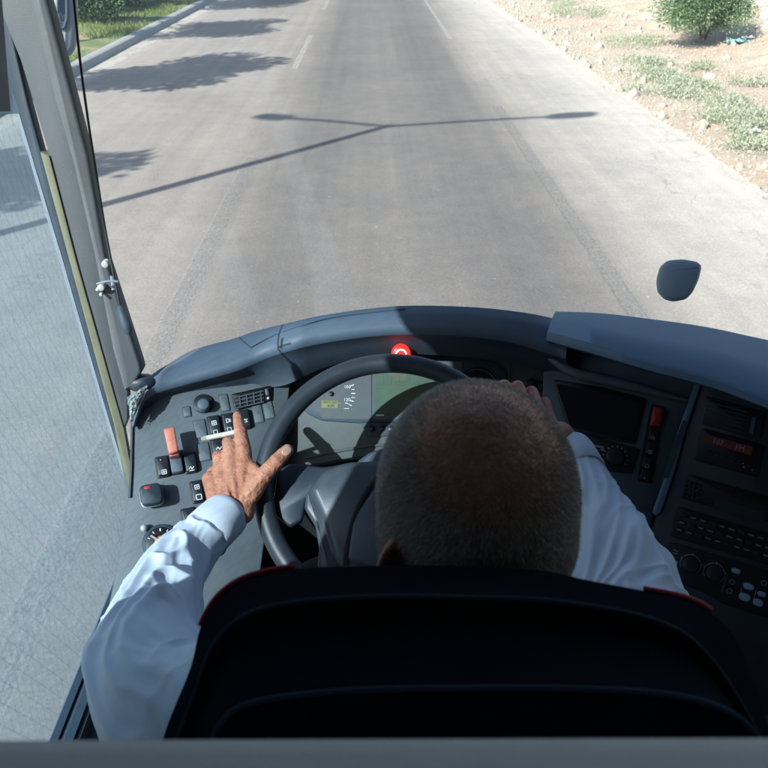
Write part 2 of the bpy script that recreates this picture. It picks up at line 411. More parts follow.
def verge():
    m, t, p = newmat('verge_soil'); v = coords(t); n1 = noise_node(t, v, 1.1, 5, .6); n2 = noise_node(t, v, 25, 5, .7)
    c = ramp(t, n1, [(.35, (.12, .17, .06)), (.55, (.20, .24, .10)), (.68, (.42, .34, .23))])
    c = mix(t, c, ramp(t, n2, [(.3, (.6, .6, .6)), (.7, (1.2, 1.2, 1.2))]), .8, 'MULTIPLY')
    t.links.new(c, p.inputs['Base Color']); p.inputs['Roughness'].default_value = .95; bump(t, p, n2, .8, .03); return m
M['verge'] = verge()
def glass_mat(name, tint, dust, hazecol, lines=False, gl=.5):  # the dust layer paints a milky haze into the glass
    m, t, p = newmat(name); t.nodes.remove(p); o = t.nodes['Material Output']
    tr = N(t, 'ShaderNodeBsdfTransparent'); tr.inputs[0].default_value = (*tint, 1)
    g = N(t, 'ShaderNodeBsdfGlossy'); g.inputs['Roughness'].default_value = .04
    fr = N(t, 'ShaderNodeLayerWeight'); fr.inputs[0].default_value = .5
    fz = math_n(t, 'ADD', math_n(t, 'MULTIPLY', math_n(t, 'POWER', fr.outputs[1], 5.0), .9), .05)
    mx = N(t, 'ShaderNodeMixShader'); t.links.new(math_n(t, 'MULTIPLY', fz, gl), mx.inputs[0]); t.links.new(tr.outputs[0], mx.inputs[1]); t.links.new(g.outputs[0], mx.inputs[2])
    df = N(t, 'ShaderNodeBsdfDiffuse'); df.inputs[0].default_value = (*hazecol, 1)
    tl = N(t, 'ShaderNodeBsdfTranslucent'); tl.inputs[0].default_value = (*hazecol, 1)
    m2 = N(t, 'ShaderNodeMixShader'); m2.inputs[0].default_value = .5; t.links.new(df.outputs[0], m2.inputs[1]); t.links.new(tl.outputs[0], m2.inputs[2])
    v = coords(t); n = noise_node(t, v, 5, 5, .65)
    f = ramp(t, n, [(.3, (dust*.75,)*3), (.7, (dust*1.25,)*3)])
    LN = []
    if lines:
        # fine printed mesh of the tinted film: two families of thin lines
        for rot, sc_, wd in ((.16, 66.0, .10), (-.42, 44.0, .08)):
            vv = coords(t, (1, 1, 1), rot=(rot, 0, 0)); s = N(t, 'ShaderNodeSeparateXYZ'); t.links.new(vv, s.inputs[0])
            fr_ = math_n(t, 'FRACT', math_n(t, 'MULTIPLY', s.outputs[1], sc_)); ln = math_n(t, 'LESS_THAN', fr_, wd)
            LN.append(ln)
    m3 = N(t, 'ShaderNodeMixShader'); t.links.new(f, m3.inputs[0]); t.links.new(mx.outputs[0], m3.inputs[1]); t.links.new(m2.outputs[0], m3.inputs[2])
    if LN:
        dk = N(t, 'ShaderNodeBsdfDiffuse'); dk.inputs[0].default_value = (.10, .17, .22, 1); m4 = N(t, 'ShaderNodeMixShader')
        t.links.new(math_n(t, 'MULTIPLY', math_n(t, 'MAXIMUM', LN[0], LN[1]), .17), m4.inputs[0]); t.links.new(m3.outputs[0], m4.inputs[1]); t.links.new(dk.outputs[0], m4.inputs[2]); m3 = m4
    t.links.new(m3.outputs[0], o.inputs[0]); return m
M['sideglass'] = glass_mat('tinted_side_glass', (.60, .755, .87), .20, (.27, .44, .60), True)
M['windscreen'] = glass_mat('painted_haze_windscreen', (.92, .96, .98), .060, (.50, .68, .95), False, .25)  # bluish diffuse layer paints the veil of haze over the road
# ------------------------------------------------------------------ the road and its verges (road coordinates, turned by RD)
def mkroad(name, verts, faces, mat, smooth=False, **k):
    o = mk(name, verts, faces, mat, None, smooth, origin=(0, 0, 0)); o.rotation_euler = (0, 0, RD); return tag(o, **k)
def sheet(x0, x1, y0, y1, z): return [(x0, y0, z), (x1, y0, z), (x1, y1, z), (x0, y1, z)], [(0, 1, 2, 3)]
mkroad('ground', *sheet(-400, 400, -300, 900, -.25), M['dirt'], kind='structure')
def fbm(x, y, s, z=0): return noise.fractal(Vector((x*s, y*s, z)), 1.0, 2.0, 5)
# asphalt with a slightly ragged right edge
ys = np.concatenate([np.arange(-12, 50, .25), np.arange(50, 320, 4)])
v = []; f = []
for i, y in enumerate(ys):
    e = 4.62 + .12*fbm(3, y, .5) + .05*fbm(9, y, 3)
    v += [(-6.3, y, 0), (e, y, 0)]
    if i: f.append((2*i-2, 2*i-1, 2*i+1, 2*i))
mkroad('road', v, f, M['road'], kind='structure')
def mark(x, wd, y0, y1, mat, z=.004):
    return mkroad('lane_marking', *sheet(x-wd/2, x+wd/2, y0, y1, z), mat, kind='structure')
mark(-1.63, .13, 17.4, 22.8, M['paint']); mark(-1.63, .13, 29.5, 35.5, M['paint']); mark(-1.63, .13, 42, 48, M['paint'])
mark(2.10, .12, 22.0, 34.0, M['paint']); mark(2.10, .12, 14.2, 16.8, M['scar']); mark(2.10, .12, 40, 52, M['paint'])
mark(-1.60, .17, 2, 10.4, M['scard']); mark(-1.60, .20, -6, 10.4, M['scar'], .008)
mark(2.13, .16, 3.2, 13.6, M['scard']); mark(2.13, .13, 3.2, 13.6, M['scar'], .008)
# kerb
v = []; f = []; ky = np.arange(-12, 120, .5); kr = [(-6.02, 0), (-6.05, .13), (-6.08, .15), (-6.27, .155), (-6.29, .13), (-6.29, -.1)]
for i, y in enumerate(ky):
    for x, z in kr: v.append((x + .008*fbm(x, y, 1.3), y, z + .006*fbm(x, y, 2)))
    if i:
        a = (i-1)*6; b = i*6
        for k in range(5): f.append((a+k, a+k+1, b+k+1, b+k))
tag(autosmooth(mkroad('kerb', v, f, M['kerb'], True), 40), kind='structure')
# pale dust in the gutter
gm = paint_mat('gutter_dust_material', .75, (.55, .52, .45), (1.6, .5, 1), .44)
mkroad('gutter_dust', *sheet(-6.03, -5.55, -10, 120, .004), gm, kind='structure')
# verge and rough ground as relief grids
def relief(name, xs, ys, zf, mat, **k):
    V = [(x, y, zf(x, y)) for y in ys for x in xs]; n = len(xs)
    F = [(j*n+i, j*n+i+1, (j+1)*n+i+1, (j+1)*n+i) for j in range(len(ys)-1) for i in range(n-1)]
    return mkroad(name, V, F, mat, True, **k)
relief('verge', np.concatenate([np.arange(-30, -12, .8), np.arange(-12, -6.25, .18), [-6.25]]), np.arange(-12, 70, .3),
       lambda x, y: .135 + .05*fbm(x, y, .7)*min(1, (-6.25-x)/.6) + .02*fbm(x, y, 4)*min(1, (-6.25-x)/.3), M['verge'], kind='structure')
def rz(x, y):
    t = max(0, x-4.5); e = min(1, t/.35)
    z = -.012 + e*(.022 + .018*fbm(x, y, 2.2) + .012*fbm(x, y, 7))
    z += max(0, min(1, (x-6.2)/2.5))*(.16*fbm(x, y, .45, 5) + .10*fbm(x, y, 1.4, 2) + .12)
    z += max(0, min(1, (x-8.2)/4))*(.55 + .35*fbm(x, y, .4, 9))
    return z
relief('dirt_ground', np.concatenate([np.arange(4.2, 12, .13), np.arange(12, 30, .8)]), np.concatenate([np.arange(-4, 34, .16), np.arange(34, 90, 1)]), rz, M['dirt'], kind='structure')

def leaves(centers, dirs, sizes, asp=.55, bend=.0):
    """kite-shaped leaf faces -> arrays of verts and quads"""
    n = len(centers); c = np.asarray(centers); d = np.asarray(dirs); d = d/np.linalg.norm(d, axis=1)[:, None]
    r = rng.normal(size=(n, 3)); s = np.cross(d, r); s /= np.linalg.norm(s, axis=1)[:, None]
    L = np.asarray(sizes)[:, None]
    v = np.stack([c, c+d*L*.5+s*L*asp*.5, c+d*L, c+d*L*.5-s*L*asp*.5], 1).reshape(-1, 3)
    return v, np.arange(n*4).reshape(-1, 4)
def rw(x, y, z=0):  # arrays of road coords -> world
    p = R(x, y, z); return p
def crown_points(c, rad, n, clumps=14, seed=1):
    g = np.random.default_rng(seed); cc = g.normal(size=(clumps, 3)); cc /= np.linalg.norm(cc, axis=1)[:, None]
    cc *= (g.random((clumps, 1))**.5)*.75; which = g.integers(0, clumps, n)
    p = g.normal(size=(n, 3)); p /= np.linalg.norm(p, axis=1)[:, None]; p *= g.random((n, 1))**.4*.42
    q = cc[which]+p; return np.asarray(c)+q*np.asarray(rad), q
def tree(x, y, h, cr, label, seed):
    base = R(x, y, .1); t = empty('roadside_tree', base, label, 'tree', 'trees along the left verge')
    mb = MB(); g = random.Random(seed); top = Vector((base.x+g.uniform(-.3, .3), base.y+g.uniform(-.3, .3), h*.78))
    tube(mb, catmull([base, base.lerp(top, .5)+Vector((.08, -.05, 0)), top], 10), [.16-.011*i for i in range(10)], 10)
    for k in range(6):
        a = k*1.05+g.random(); s = base.lerp(top, .5+.07*k); e = s+Vector((math.cos(a)*cr*.6, math.sin(a)*cr*.6, cr*.5))
        tube(mb, catmull([s, s.lerp(e, .5)+Vector((0, 0, .1)), e], 6), [.06-.009*i for i in range(6)], 7)
    mb.build('trunk', M['bark'], t)
    c = Vector((base.x, base.y, h)); pts, q = crown_points(c, (cr, cr, cr*.85), 8500, 16, seed)
    d = q + np.random.default_rng(seed).normal(size=q.shape)*.5
    vv, ff = leaves(pts, d, np.random.default_rng(seed+1).uniform(.10, .22, len(pts)))
    mk('crown', vv, ff, M['leaf'], t, False)
cot = 1/math.tan(SUN_EL); th = 5.0
tl = ['broad leafy tree on the left verge nearest the bus', 'leafy tree on the left verge, second ahead of the bus',
      'leafy tree on the left verge beside the nearest shrub', 'leafy tree on the left verge behind the first shrubs', 'farthest leafy tree on the left verge']
for i, (sx, sy) in enumerate([(-4.7, 9.5), (-4.25, 17.2), (-4.5, 24.2), (-4.9, 32), (-5.0, 40)]):
    tree(sx - SUN_H.x*th*cot, sy - SUN_H.y*th*cot, th, (1.45, 1.7, 1.8, 1.9, 1.9)[i], tl[i], 11+i)

# street lamp with two arms; only its shadow reaches the picture
hj = 7.7; lb = R(-6.95, 12.1-.763/.645*6.95+.1, .12)
lb = Vector((0, 12.1, 0)) - SUN_H*(hj*cot); lb.z = .12
lp = empty('street_lamp', lb, 'tall grey street lamp with two arms standing on the left verge', 'street lamp')
mb = MB(); tube(mb, [lb, lb+Vector((0, 0, hj*.5)), lb+Vector((0, 0, hj))], [.10, .085, .07], 14); mb.build('post', M['post'], lp)
mb = MB(); tube(mb, [lb, lb+Vector((0, 0, .35))], [.14, .13], 14); mb.build('base_sleeve', M['post'], lp)
for s in (-1, 1):
    a = lb+Vector((0, 0, hj-.08)); e = a+Vector((s*2.12, .05*s, .60)); mb = MB()
    tube(mb, catmull([a, a.lerp(e, .5)+Vector((0, 0, .03)), e], 8), [.045]*8, 10); arm = mb.build('arm', M['post'], lp)
    mb = MB(); dr = (e-a).normalized(); q = Plane(e, dr, Vector((0, 1, 0)).cross(dr)*-1)
    pl = Plane(e-dr*.05, dr, Vector((0, 1, 0))); prism(mb, pl, round_px([(0, -.09), (.25, -.16), (.66, -.12), (.72, 0), (.66, .12), (.25, .16), (0, .09)], 3, .3), -.07, .10, .03)
    mb.build('lamp_head', M['lampglass'], lp)

# shrubs at the verge and on the dirt
def shrub(c, rad, n, mat, label, seed, size=(.05, .11), cat='shrub', name='shrub', clumps=22):
    t = empty(name, c, label, cat); g = random.Random(seed)
    mb = MB()
    for k in range(9):
        a = k*.7+g.random(); e = Vector(c)+Vector((math.cos(a)*rad[0]*.5, math.sin(a)*rad[1]*.5, rad[2]*1.1))
        tube(mb, catmull([Vector(c)+Vector((.05*math.cos(a), .05*math.sin(a), -.05)), Vector(c).lerp(e, .5)+Vector((0, 0, .05)), e], 6), [.018-.0025*i for i in range(6)], 6)
    mb.build('stem', M['bark'], t)
    pts, q = crown_points(Vector(c)+Vector((0, 0, rad[2]*.95)), rad, n, clumps, seed)
    d = q+np.random.default_rng(seed).normal(size=q.shape)*.6+np.array([0, 0, .35])
    vv, ff = leaves(pts, d, np.random.default_rng(seed+1).uniform(*size, len(pts)), .45)
    vv[:, 2] = np.maximum(vv[:, 2], c[2]-.02)
    mk('foliage', vv, ff, mat, t, False)
g0 = ground(708, 56); shrub((g0.x+.1, g0.y+.75, .30), (1.3, 1.15, 1.0), 42000, M['bush'], 'large bright green bush on the dirt beyond the road edge', 5, (.03, .085), clumps=34)
g0 = ground(655, -8); shrub((g0.x+.1, g0.y+.5, .2), (1.1, 1.0, .7), 9000, M['bush'], 'green bush at the top edge, left of the large bush', 6)
g0 = ground(764, 30); shrub((g0.x+.6, g0.y+1.6, .5), (.9, .9, .8), 8000, M['bush'], 'green bush behind the pale rubble at the right edge', 8)
for k, (px, py, rr, lab) in enumerate([(100, 31, (1.3, 1.0, .75), 'dense dark shrub right behind the exterior mirror on the left verge'),
                                       (134, 12, (1.3, 1.2, .7), 'loose green shrub on the left verge beyond the dense one'),
                                       (72, 22, (1.4, 1.4, 1.0), 'tall shrub at the far side of the left verge'),
                                       (160, -10, (1.3, 1.2, .8), 'farthest green shrub on the left verge')]):
    g0 = ground(px, py); shrub((g0.x-.35, g0.y+.7, .15), rr, 14000, M['bush'] if k != 0 else M['leaf'], lab, 20+k, (.06, .13))

# grass of the verge
n = 60000; gx = -6.3 - rng.random(n)**1.3*7; gy = rng.uniform(6, 45, n)
keep = np.array([noise.noise(Vector((a*.7, b*.7, 3))) > -.12 for a, b in zip(gx, gy)]); gx = gx[keep]; gy = gy[keep]
c = np.stack([gx*math.cos(RD)-gy*math.sin(RD), gx*math.sin(RD)+gy*math.cos(RD), np.full(len(gx), .12)], 1)
vv, ff = leaves(c, rng.normal(size=c.shape)*.35+np.array([0, 0, 1]), rng.uniform(.06, .20, len(c)), .10)
tag(mk('grass', vv, ff, M['grass'], None, False), 'short green grass growing on the left verge', 'grass', kind='stuff')
# low weeds of the dirt strip
cl = []
for (px, py, r_, nn_) in [(640,62,.55,500),(655,75,.6,700),(672,83,.6,700),(690,95,.5,600),(652,92,.45,350),(662,66,.4,350),(705,72,.35,300),(700,90,.3,200),
                        (720,112,.5,600),(738,122,.5,700),(750,128,.35,400),(728,104,.4,300),(768,150,.4,400),(764,128,.4,300),(752,88,.35,250),(770,92,.3,200),
                        (557,8,.7,500),(570,14,.8,500),(585,14,.7,400),(600,18,.5,300),(632,48,.6,350),(646,45,.5,300),(545,2,.7,300),(620,42,.5,200),(735,140,.25,150),(640,20,.4,90),(757,118,.3,200)]:
    g0 = ground(px, py); nn = int(nn_*2.7)
    for _ in range(3):
        ox, oy = rng.normal(size=2)*r_*.55
        k = nn//3; a = rng.normal(size=(k, 2))*r_*.33
        X = g0.x+ox+a[:, 0]; Y = g0.y+oy+a[:, 1]*1.3
        Z = np.array([rz(x*math.cos(RD)+y*math.sin(RD), y) for x, y in zip(X, Y)])
        cl.append(np.stack([X, Y, Z+rng.random(k)*.13], 1))
c = np.concatenate(cl); vv, ff = leaves(c, rng.normal(size=c.shape)*.7+np.array([0, 0, .7]), rng.uniform(.025, .075, len(c)), .34)
tag(mk('weeds', vv, ff, M['weed'], None, False), 'low grey-green weeds growing on the dirt strip', 'weeds', kind='stuff')
# loose stones
ico = bmesh.new(); bmesh.ops.create_icosphere(ico, subdivisions=1, radius=1); IV = np.array([v.co[:] for v in ico.verts]); IF = np.array([[q.index for q in f_.verts] for f_ in ico.faces])
n = 11000; sx = 4.55+rng.random(n)**1.6*9; sy = rng.uniform(5, 36, n); VV = []; FF = []
for i in range(n):
    s = rng.uniform(.008, .03)*(1+2.5*(rng.random() > .96)); A = IV*s*rng.uniform(.6, 1.3, 3)*(1+rng.normal(size=(12, 1))*.12)
    p = R(sx[i], sy[i], rz(sx[i], sy[i])+s*.2); VV.append(A+np.array(p)); FF.append(IF+12*i)
tag(mk('gravel', np.concatenate(VV), np.concatenate(FF), M['gravelm'], None, False), 'loose pale gravel scattered over the dirt shoulder', 'gravel', kind='stuff')
def rock(px, py, s, label, seed, name='rubble_block', cat='rubble', mat=None, flatn=(1, .7, .5)):
    g0 = ground(px, py); bm = bmesh.new(); bmesh.ops.create_icosphere(bm, subdivisions=4, radius=1)
    V = []
    for v_ in bm.verts:
        p = v_.co.copy(); q = max(abs(p.x), abs(p.y), abs(p.z)); p = p.lerp(p/q*.85, .6)
        p *= 1+.22*noise.fractal(p*1.6+Vector((seed, 0, 0)), 1, 2, 4); V.append((p.x*s*flatn[0]+g0.x, p.y*s*flatn[1]+g0.y, p.z*s*flatn[2]+rz(g0.x, g0.y)+s*flatn[2]*.55))
    fs = [tuple(q.index for q in f_.verts) for f_ in bm.faces]; bm.free()
    tag(mk(name, V, fs, mat or M['rubble'], None, False), label, cat)
rock(757, 24, .60, 'largest white rubble block beside the large green bush', 1); rock(770, 38, .42, 'white rubble block at the right edge below the largest block', 4)
rock(742, 30, .20, 'small pale stone just below the large bush', 7); rock(765, 44, .22, 'lone pale stone on the dirt mound at the right edge', 9)
rock(651, 62, .11, 'small pale stone among the first weeds', 12); rock(708, 80, .13, 'pale stone standing right of the weed patch', 15)
def scrap(px, py, s, label, mat, seed):
    g0 = ground(px, py); n = 9; V = []; z0 = rz(g0.x, g0.y)
    for th_ in (0, .006):
        for j in range(n):
            for i in range(n):
                x = (i/(n-1)-.5)*s*1.6; y = (j/(n-1)-.5)*s; V.append((g0.x+x, g0.y+y+.2*x, z0+.05+th_+s*.35*noise.noise(Vector((x*9/s*.4, y*9/s*.4, seed)))))
    F = [(j*n+i, j*n+i+1, (j+1)*n+i+1, (j+1)*n+i) for j in range(n-1) for i in range(n-1)]
    F += [tuple(q+n*n for q in reversed(f_)) for f_ in F]
    tag(mk('litter_scrap', V, F, mat, None, True), label, 'litter')
scrap(735, 52, .35, 'pale teal plastic scrap lying below the large bush', flat('teal_plastic', (.35, .60, .58), .4), 1)
scrap(745, 50, .25, 'crumpled white plastic scrap beside the teal one', flat('white_plastic', (.75, .76, .78), .4), 2)
scrap(750, 134, .16, 'white paper scrap lying at the edge of the weeds', flat('white_paper', (.8, .8, .8), .6), 3)
scrap(743, 137, .13, 'dark plastic scrap lying left of the white paper', flat('dark_scrap', (.02, .02, .03), .4), 4)

# ------------------------------------------------------------------ bus shell
XW = -.46
bus = empty('bus_body', (.7, .5, .3), 'grey interior shell of the bus round the driver with pillar, side window and windscreen', 'bus')
WLP = Plane(W(XW, 0, 0), Vector((0, 1, 0)), Vector((0, 0, 1)))     # faces into the cab (+x), a = y, b = z rel. to camera
def wpoly(a_b, x0, x1, name, mat, **k):
    mb = MB(); prism(mb, WLP, a_b, x0, x1, k.pop('bev', 0)); return mb.build(name, mat, bus, **k)
# side wall: below the sill, behind the window, above the window
mbw = MB()
prism(mbw, WLP, [(-3.2, -2.4), (1.5, -2.4), (1.5, -.985), (.36, -.985), (-3.2, -.985)], -.012, 0)
prism(mbw, WLP, [(-.62, -.984), (.33, -.984), (.455, -.52), (.40, -.38), (.44, -.10), (.54, -.03), (.78, -.02), (.78, .72), (-.62, .72)], -.03, -.0005)  # window outline shaped to place the sun patches in the cab
prism(mbw, WLP, [(-3.2, -.984), (-.62, -.984), (-.62, .72), (-3.2, .72)], -.06, 0)  # unseen stretch, made windowless to keep rear light off the driver
mbw.build('side_wall', M['lining'], bus, False)
mbw = MB(); prism(mbw, WLP, [(.781, -.02), (.86, -.05), (.885, -.185), (.985, -.205), (1.055, -.03), (1.09, .15), (1.09, .72), (.781, .72)], -.03, -.001); mbw.build('window_header', M['rubber'], bus, False)
mb = MB(); box(mb, W(XW-.06, -3.2, .70), W(2.05, 1.30, .78)); mb.build('roof', M['lining'], bus, False)
mb = MB(); box(mb, W(XW-.06, -3.2, -2.4), W(2.05, 1.75, -2.25)); mb.build('floor', M['floor'], bus, False)
mb = MB(); box(mb, W(XW-.06, 1.55, -2.25), W(2.05, 1.62, -1.25)); mb.build('front_wall', M['blue_dark'], bus, False)
mb = MB(); box(mb, W(2.0, -3.2, -2.25), W(2.06, 1.5, -.75)); box(mb, W(2.0, -3.2, .4), W(2.06, 1.3, .7)); box(mb, W(2.0, -3.2, -.75), W(2.06, .45, .4)); mb.build('door_side_wall', M['lining'], bus, False)  # last box closes the unseen rear windows to cut ambient light
mb = MB(); box(mb, W(XW, -3.2, -2.25), W(2.0, -3.15, .7)); mb.build('rear_bulkhead', M['lining'], bus, False)
# window pane
mb = MB(); mb.add([WLP.w(a_, b_, -.011) for a_, b_ in [(.34, -.99), (WLP.hit(132, 500)[0], -.99)]+[WLP.hit(x_, y_, -.011) for x_, y_ in ((132, 496), (104, 402), (63, 262), (19, 112), (-10, 20))]+[(.86, .0), (.4, .0)]], [tuple(range(9))]); pane = mb.build('window_pane', M['sideglass'], bus, False)
# window rails on the sill
for i, (dx, wd, z0, mt) in enumerate([(-.001, .011, -.978, 'rubber'), (.012, .005, -.982, 'pillar'), (.019, .012, -.978, 'rubber'), (.033, .004, -.984, 'pillar')]):
    mb = MB(); box(mb, W(XW+dx, .1, z0-.02), W(XW+dx+wd, 1.16, z0+.008)); mb.build('sill_rail', M[mt], bus, False)
mb = MB(); box(mb, W(XW+.03, .0, -1.075), W(-.30, 1.0, -1.0)); mb.build('sill_ledge', M['blue_dark'], bus, False)
# front pillar with its trims, laid on the wall plane
PP = Plane(W(XW, 1.155, 0), XR, Vector((0, 0, 1)))     # pillar face, towards the cab
def pl_poly(pts, x0, x1, name, mat, **k): return ppoly(PP, pts, x0, x1, name, mat, bus, **k)
pl_poly([(-30,-60),(33,-60),(60,60),(99,260),(128,372),(128,400),(128,420),(118,446),(103,370),(76,260),(49,156),(20,60)], -.008, .008, 'pillar', M['pillar'], bev=.003, hh=.008)
pl_poly([(20,-60),(40,-20),(47,0),(65,68),(88,156),(106,260),(140,364),(142,372),(133,388),(124,392),(112,350),(95,262),(72,162),(54,100),(40,42),(30,0)], -.008, .016, 'pillar_cover', M['pillar2'], bev=.006, hh=.016)
pl_poly([(40,152),(49,156),(76,260),(107,370),(124,430),(137,500),(128,500),(114,425),(103,385),(69,260)], .0, .011, 'beige_trim', M['beige'], bev=.001, hh=.011)
pl_poly([(-60,116),(16,114),(60,260),(101,400),(130,494),(136,500),(126,460),(104,382),(70,260),(41,152),(28,104),(-10,-60),(-60,-60)], -.012, .007, 'window_frame', M['rubber'], bev=.002, hh=.007)
pl_poly([(16,114),(19,114),(62,258),(103,400),(132,496),(130,498),(100,400),(59,260)], .0, .0078, 'frame_lip', M['dimwhite'], bev=0, hh=.0078)
pl_poly([(52,0),(55,0),(66,68),(77,120),(99,236),(124,330),(121,330),(96,236),(74,120),(63,68)], .03, .0435, 'pillar_seam', M['rubber'], hh=.042) if False else None
# windscreen: curved pane leaning back
rows = []
for k in range(10):
    z = -.93 + 1.66*k/9; y = 1.52 - .17*(k/9)**1.2; rw_ = []
    for i in range(33):
        u = i/32; x = -.60+2.64*u; yy = y - .16*(abs(u-.5)*2)**5; rw_.append(W(x, yy, z))
    rows.append(rw_)
loft(rows, 'windscreen', M['windscreen'], bus)
# small bracket with clips on the pillar
for px, py, r_ in ((103, 285, 3.6), (99.5, 287, 1.8), (103, 292, 1.8), (107, 262, 3.6)):
    pcyl(PP.shift(.016), px, py, r_, 0, .012, 'pillar_clip', M['rubber'] if r_ > 4 else M['dimwhite'], bus, n=14)
# wipe cloth tucked between pillar and dashboard is left to the dashboard; partition rail close to the camera
rail = empty('partition_rail', P(384, 800, .22), 'grey padded rail across the bottom of the picture behind the driver seat', 'rail')
a = P(-500, 738, .25); b = P(1300, 732, .25); c_ = P(384, 1100, .15)
mb = MB(); pth = [a, a.lerp(b, .33), a.lerp(b, .66), b]
dn = UP*-1
sec = [(-.06, .012), (-.02, .006), (-.004, .002), (0, -.003), (-.0005, -.012), (-.0015, -.03), (-.003, -.055), (-.012, -.075), (-.06, -.085)]
rows = []
for (u_, f_) in sec: rows.append([q + UP*u_ + FW*f_ for q in pth])
loft(rows, 'rail_pad', M['rail'], rail, deg=70)
mb = MB(); box(mb, W(XW, .02, -2.2), W(1.25, .05, -.30)); mb.build('partition_panel', M['lining'], rail, False)
# ------------------------------------------------------------------ dashboard
dash = empty('dashboard', W(.05, 1.15, -1.0), 'wide grey-blue bus dashboard with switch panels, gauges and radio console', 'dashboard')
A0 = W(-.44, .909, -.923)
cphi = math.cos(math.radians(18)); sphi = math.sin(math.radians(18))
LP = Plane(A0, Vector((cphi, sphi, 0)), Vector((0, .227, .178)))
CP = Plane(W(0, 1.18, -.743), XR, Vector((0, .70, .714)))
c22, s22 = math.cos(math.radians(22)), math.sin(math.radians(22))
MP = Plane(W(.303, 1.18, -.742), Vector((c22, -s22, 0)), Vector((s22*.7, c22*.7, .714)))
c30, s30 = math.cos(math.radians(30)), math.sin(math.radians(30))
CP0 = CP; CP = CP.shift(-.055); _t = MP.dep(655, 515); KP = Plane(P(655, 515, _t-.012), Vector((c30, -s30, 0)), Vector((s30*.62, c30*.62, .785)))
# panel faces
ppoly(LP, [(132,423),(131,470),(128,500),(121,545),(112,590),(106,620),(150,680),(250,640),(262,560),(270,500),(283,440),(290,385),(296,352),(240,374),(200,386),(160,398),(141,411)], -.08, 0, 'switch_panel', M['dash'], dash, bev=.002)
ppoly(CP, [(270,345),(550,345),(556,420),(540,470),(470,468),(400,451),(350,458),(301,467),(262,500),(255,440)], -.03, 0, 'instrument_panel', M['olive'], dash, bev=.002)
ppoly(MP, [(545,345),(730,385),(697,386),(654,516),(640,560),(560,520),(540,440)], -.08, 0, 'monitor_panel', M['dash_side'], dash, bev=.002)
ppoly(KP, [(690,352),(900,400),(900,760),(690,690),(630,600),(657,512),(700,384)], -.05, 0, 'console_panel', M['console'], dash, bev=.003)
# cheek under the panels down to the floor
mb = MB(); box(mb, W(XW+.05, 1.38, -2.2), W(.75, 1.43, -.98)); mb.build('knee_panel', M['floor'], dash, False)
mb = MB(); box(mb, W(.50, .35, -2.2), W(1.4, 1.1, -1.10)); mb.build('side_console', M['floor'], dash, False)
# bright edge trim at the window side of the switch panel
ppoly(LP, [(131,420),(133,420),(132,470),(130.5,498),(128.5,498),(130,470)], 0, .004, 'edge_trim', M['pillar2'], dash)

# cowl: rows of (px, py) at matching columns
outer = [(130,423),(135,398),(143,383),(154,373),(170,363),(193,350),(232,339),(256,331),(280,325),(330,314),(400,306),(470,307),(520,312),(552,318),(568,323)]
lip = [(133,427),(137,414),(142,401),(148,394),(158,389),(182,382),(230,369),(250,361),(274,350),(320,339),(385,331),(450,331),(505,337),(548,349),(566,355)]
fas = [(138,426),(141,419),(147,412),(155,408),(168,403),(195,396),(232,390),(258,387),(285,385),(330,366),(392,355),(450,356),(505,362),(556,375),(572,379)]
NC = 120
O_ = catmull([(a, b, 0) for a, b in outer], NC); L_ = catmull([(a, b, 0) for a, b in lip], NC); F_ = catmull([(a, b, 0) for a, b in fas], NC)
def sm(a, b, x): x = max(0, min(1, (x-a)/(b-a))); return x*x*(3-2*x)
def pdep(px, py):
    k = sm(250, 300, px); r = sm(545, 575, px); d = LP.dep(px, py)*(1-k)+CP0.dep(px, py)*k
    return d*(1-r)+MP.dep(px, py)*r
rO, rO2, rL1, rL2, rL3, rL4, rF, rO3 = [], [], [], [], [], [], [], []
for i in range(NC):
    o, l, f_ = O_[i], L_[i], F_[i]; k = sm(140, 300, l.x); end = sm(128, 150, l.x)
    pf = P(f_.x, f_.y, pdep(f_.x, f_.y)+.004)
    dl = pdep(l.x, l.y) - (.012 + .020*end + .030*k); pl_ = P(l.x, l.y, dl)
    zo = pl_.z-CAMZ + .028*end*1.0; r = ray(o.x, o.y); t = zo/r.z
    po = P(o.x, o.y, max(t, dl+.02)); up = Vector((0, 0, 1))
    inn = (pl_-po).normalized()
    rO3.append(po+Vector((0, .10, -.16))); rO2.append(po+Vector((0, .012, -.012))); rO.append(po)
    rL1.append(po.lerp(pl_, .5)+up*.006*end); rL2.append(pl_-inn*.010+up*.004*end); rL3.append(pl_)
    rL4.append(pl_+Vector((0, .002, -.006)) + (pf-pl_)*.08); rF.append(pf)
rM = [a.lerp(b, .55)+Vector((0, .012, .0)) for a, b in zip(rL4, rF)]
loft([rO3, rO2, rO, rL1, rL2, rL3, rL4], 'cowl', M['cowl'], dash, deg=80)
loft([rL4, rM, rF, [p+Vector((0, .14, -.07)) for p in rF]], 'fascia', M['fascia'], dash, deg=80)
# raised visor edge over the instruments and the seams of the pad
def on_cowl(u, v):   # u along 0..1, v 0 lip .. 1 outer
    i = min(NC-2, int(u*(NC-1))); t = u*(NC-1)-i
    a = rL2[i].lerp(rL2[i+1], t); m = rL1[i].lerp(rL1[i+1], t); b = rO[i].lerp(rO[i+1], t)
    return (a.lerp(m, v*2) if v < .5 else m.lerp(b, v*2-1))
def ufor(px):
    return min(range(NC), key=lambda i: abs(L_[i].x-px))/(NC-1)
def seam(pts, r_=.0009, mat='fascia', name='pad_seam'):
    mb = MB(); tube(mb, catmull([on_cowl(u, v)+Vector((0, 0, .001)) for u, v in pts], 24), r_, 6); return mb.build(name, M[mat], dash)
seam([(ufor(237), .96), (ufor(242), .6), (ufor(249), .30)]); seam([(ufor(249), .30), (ufor(268), .42), (ufor(300), .62), (ufor(330), .74), (ufor(390), .80)])
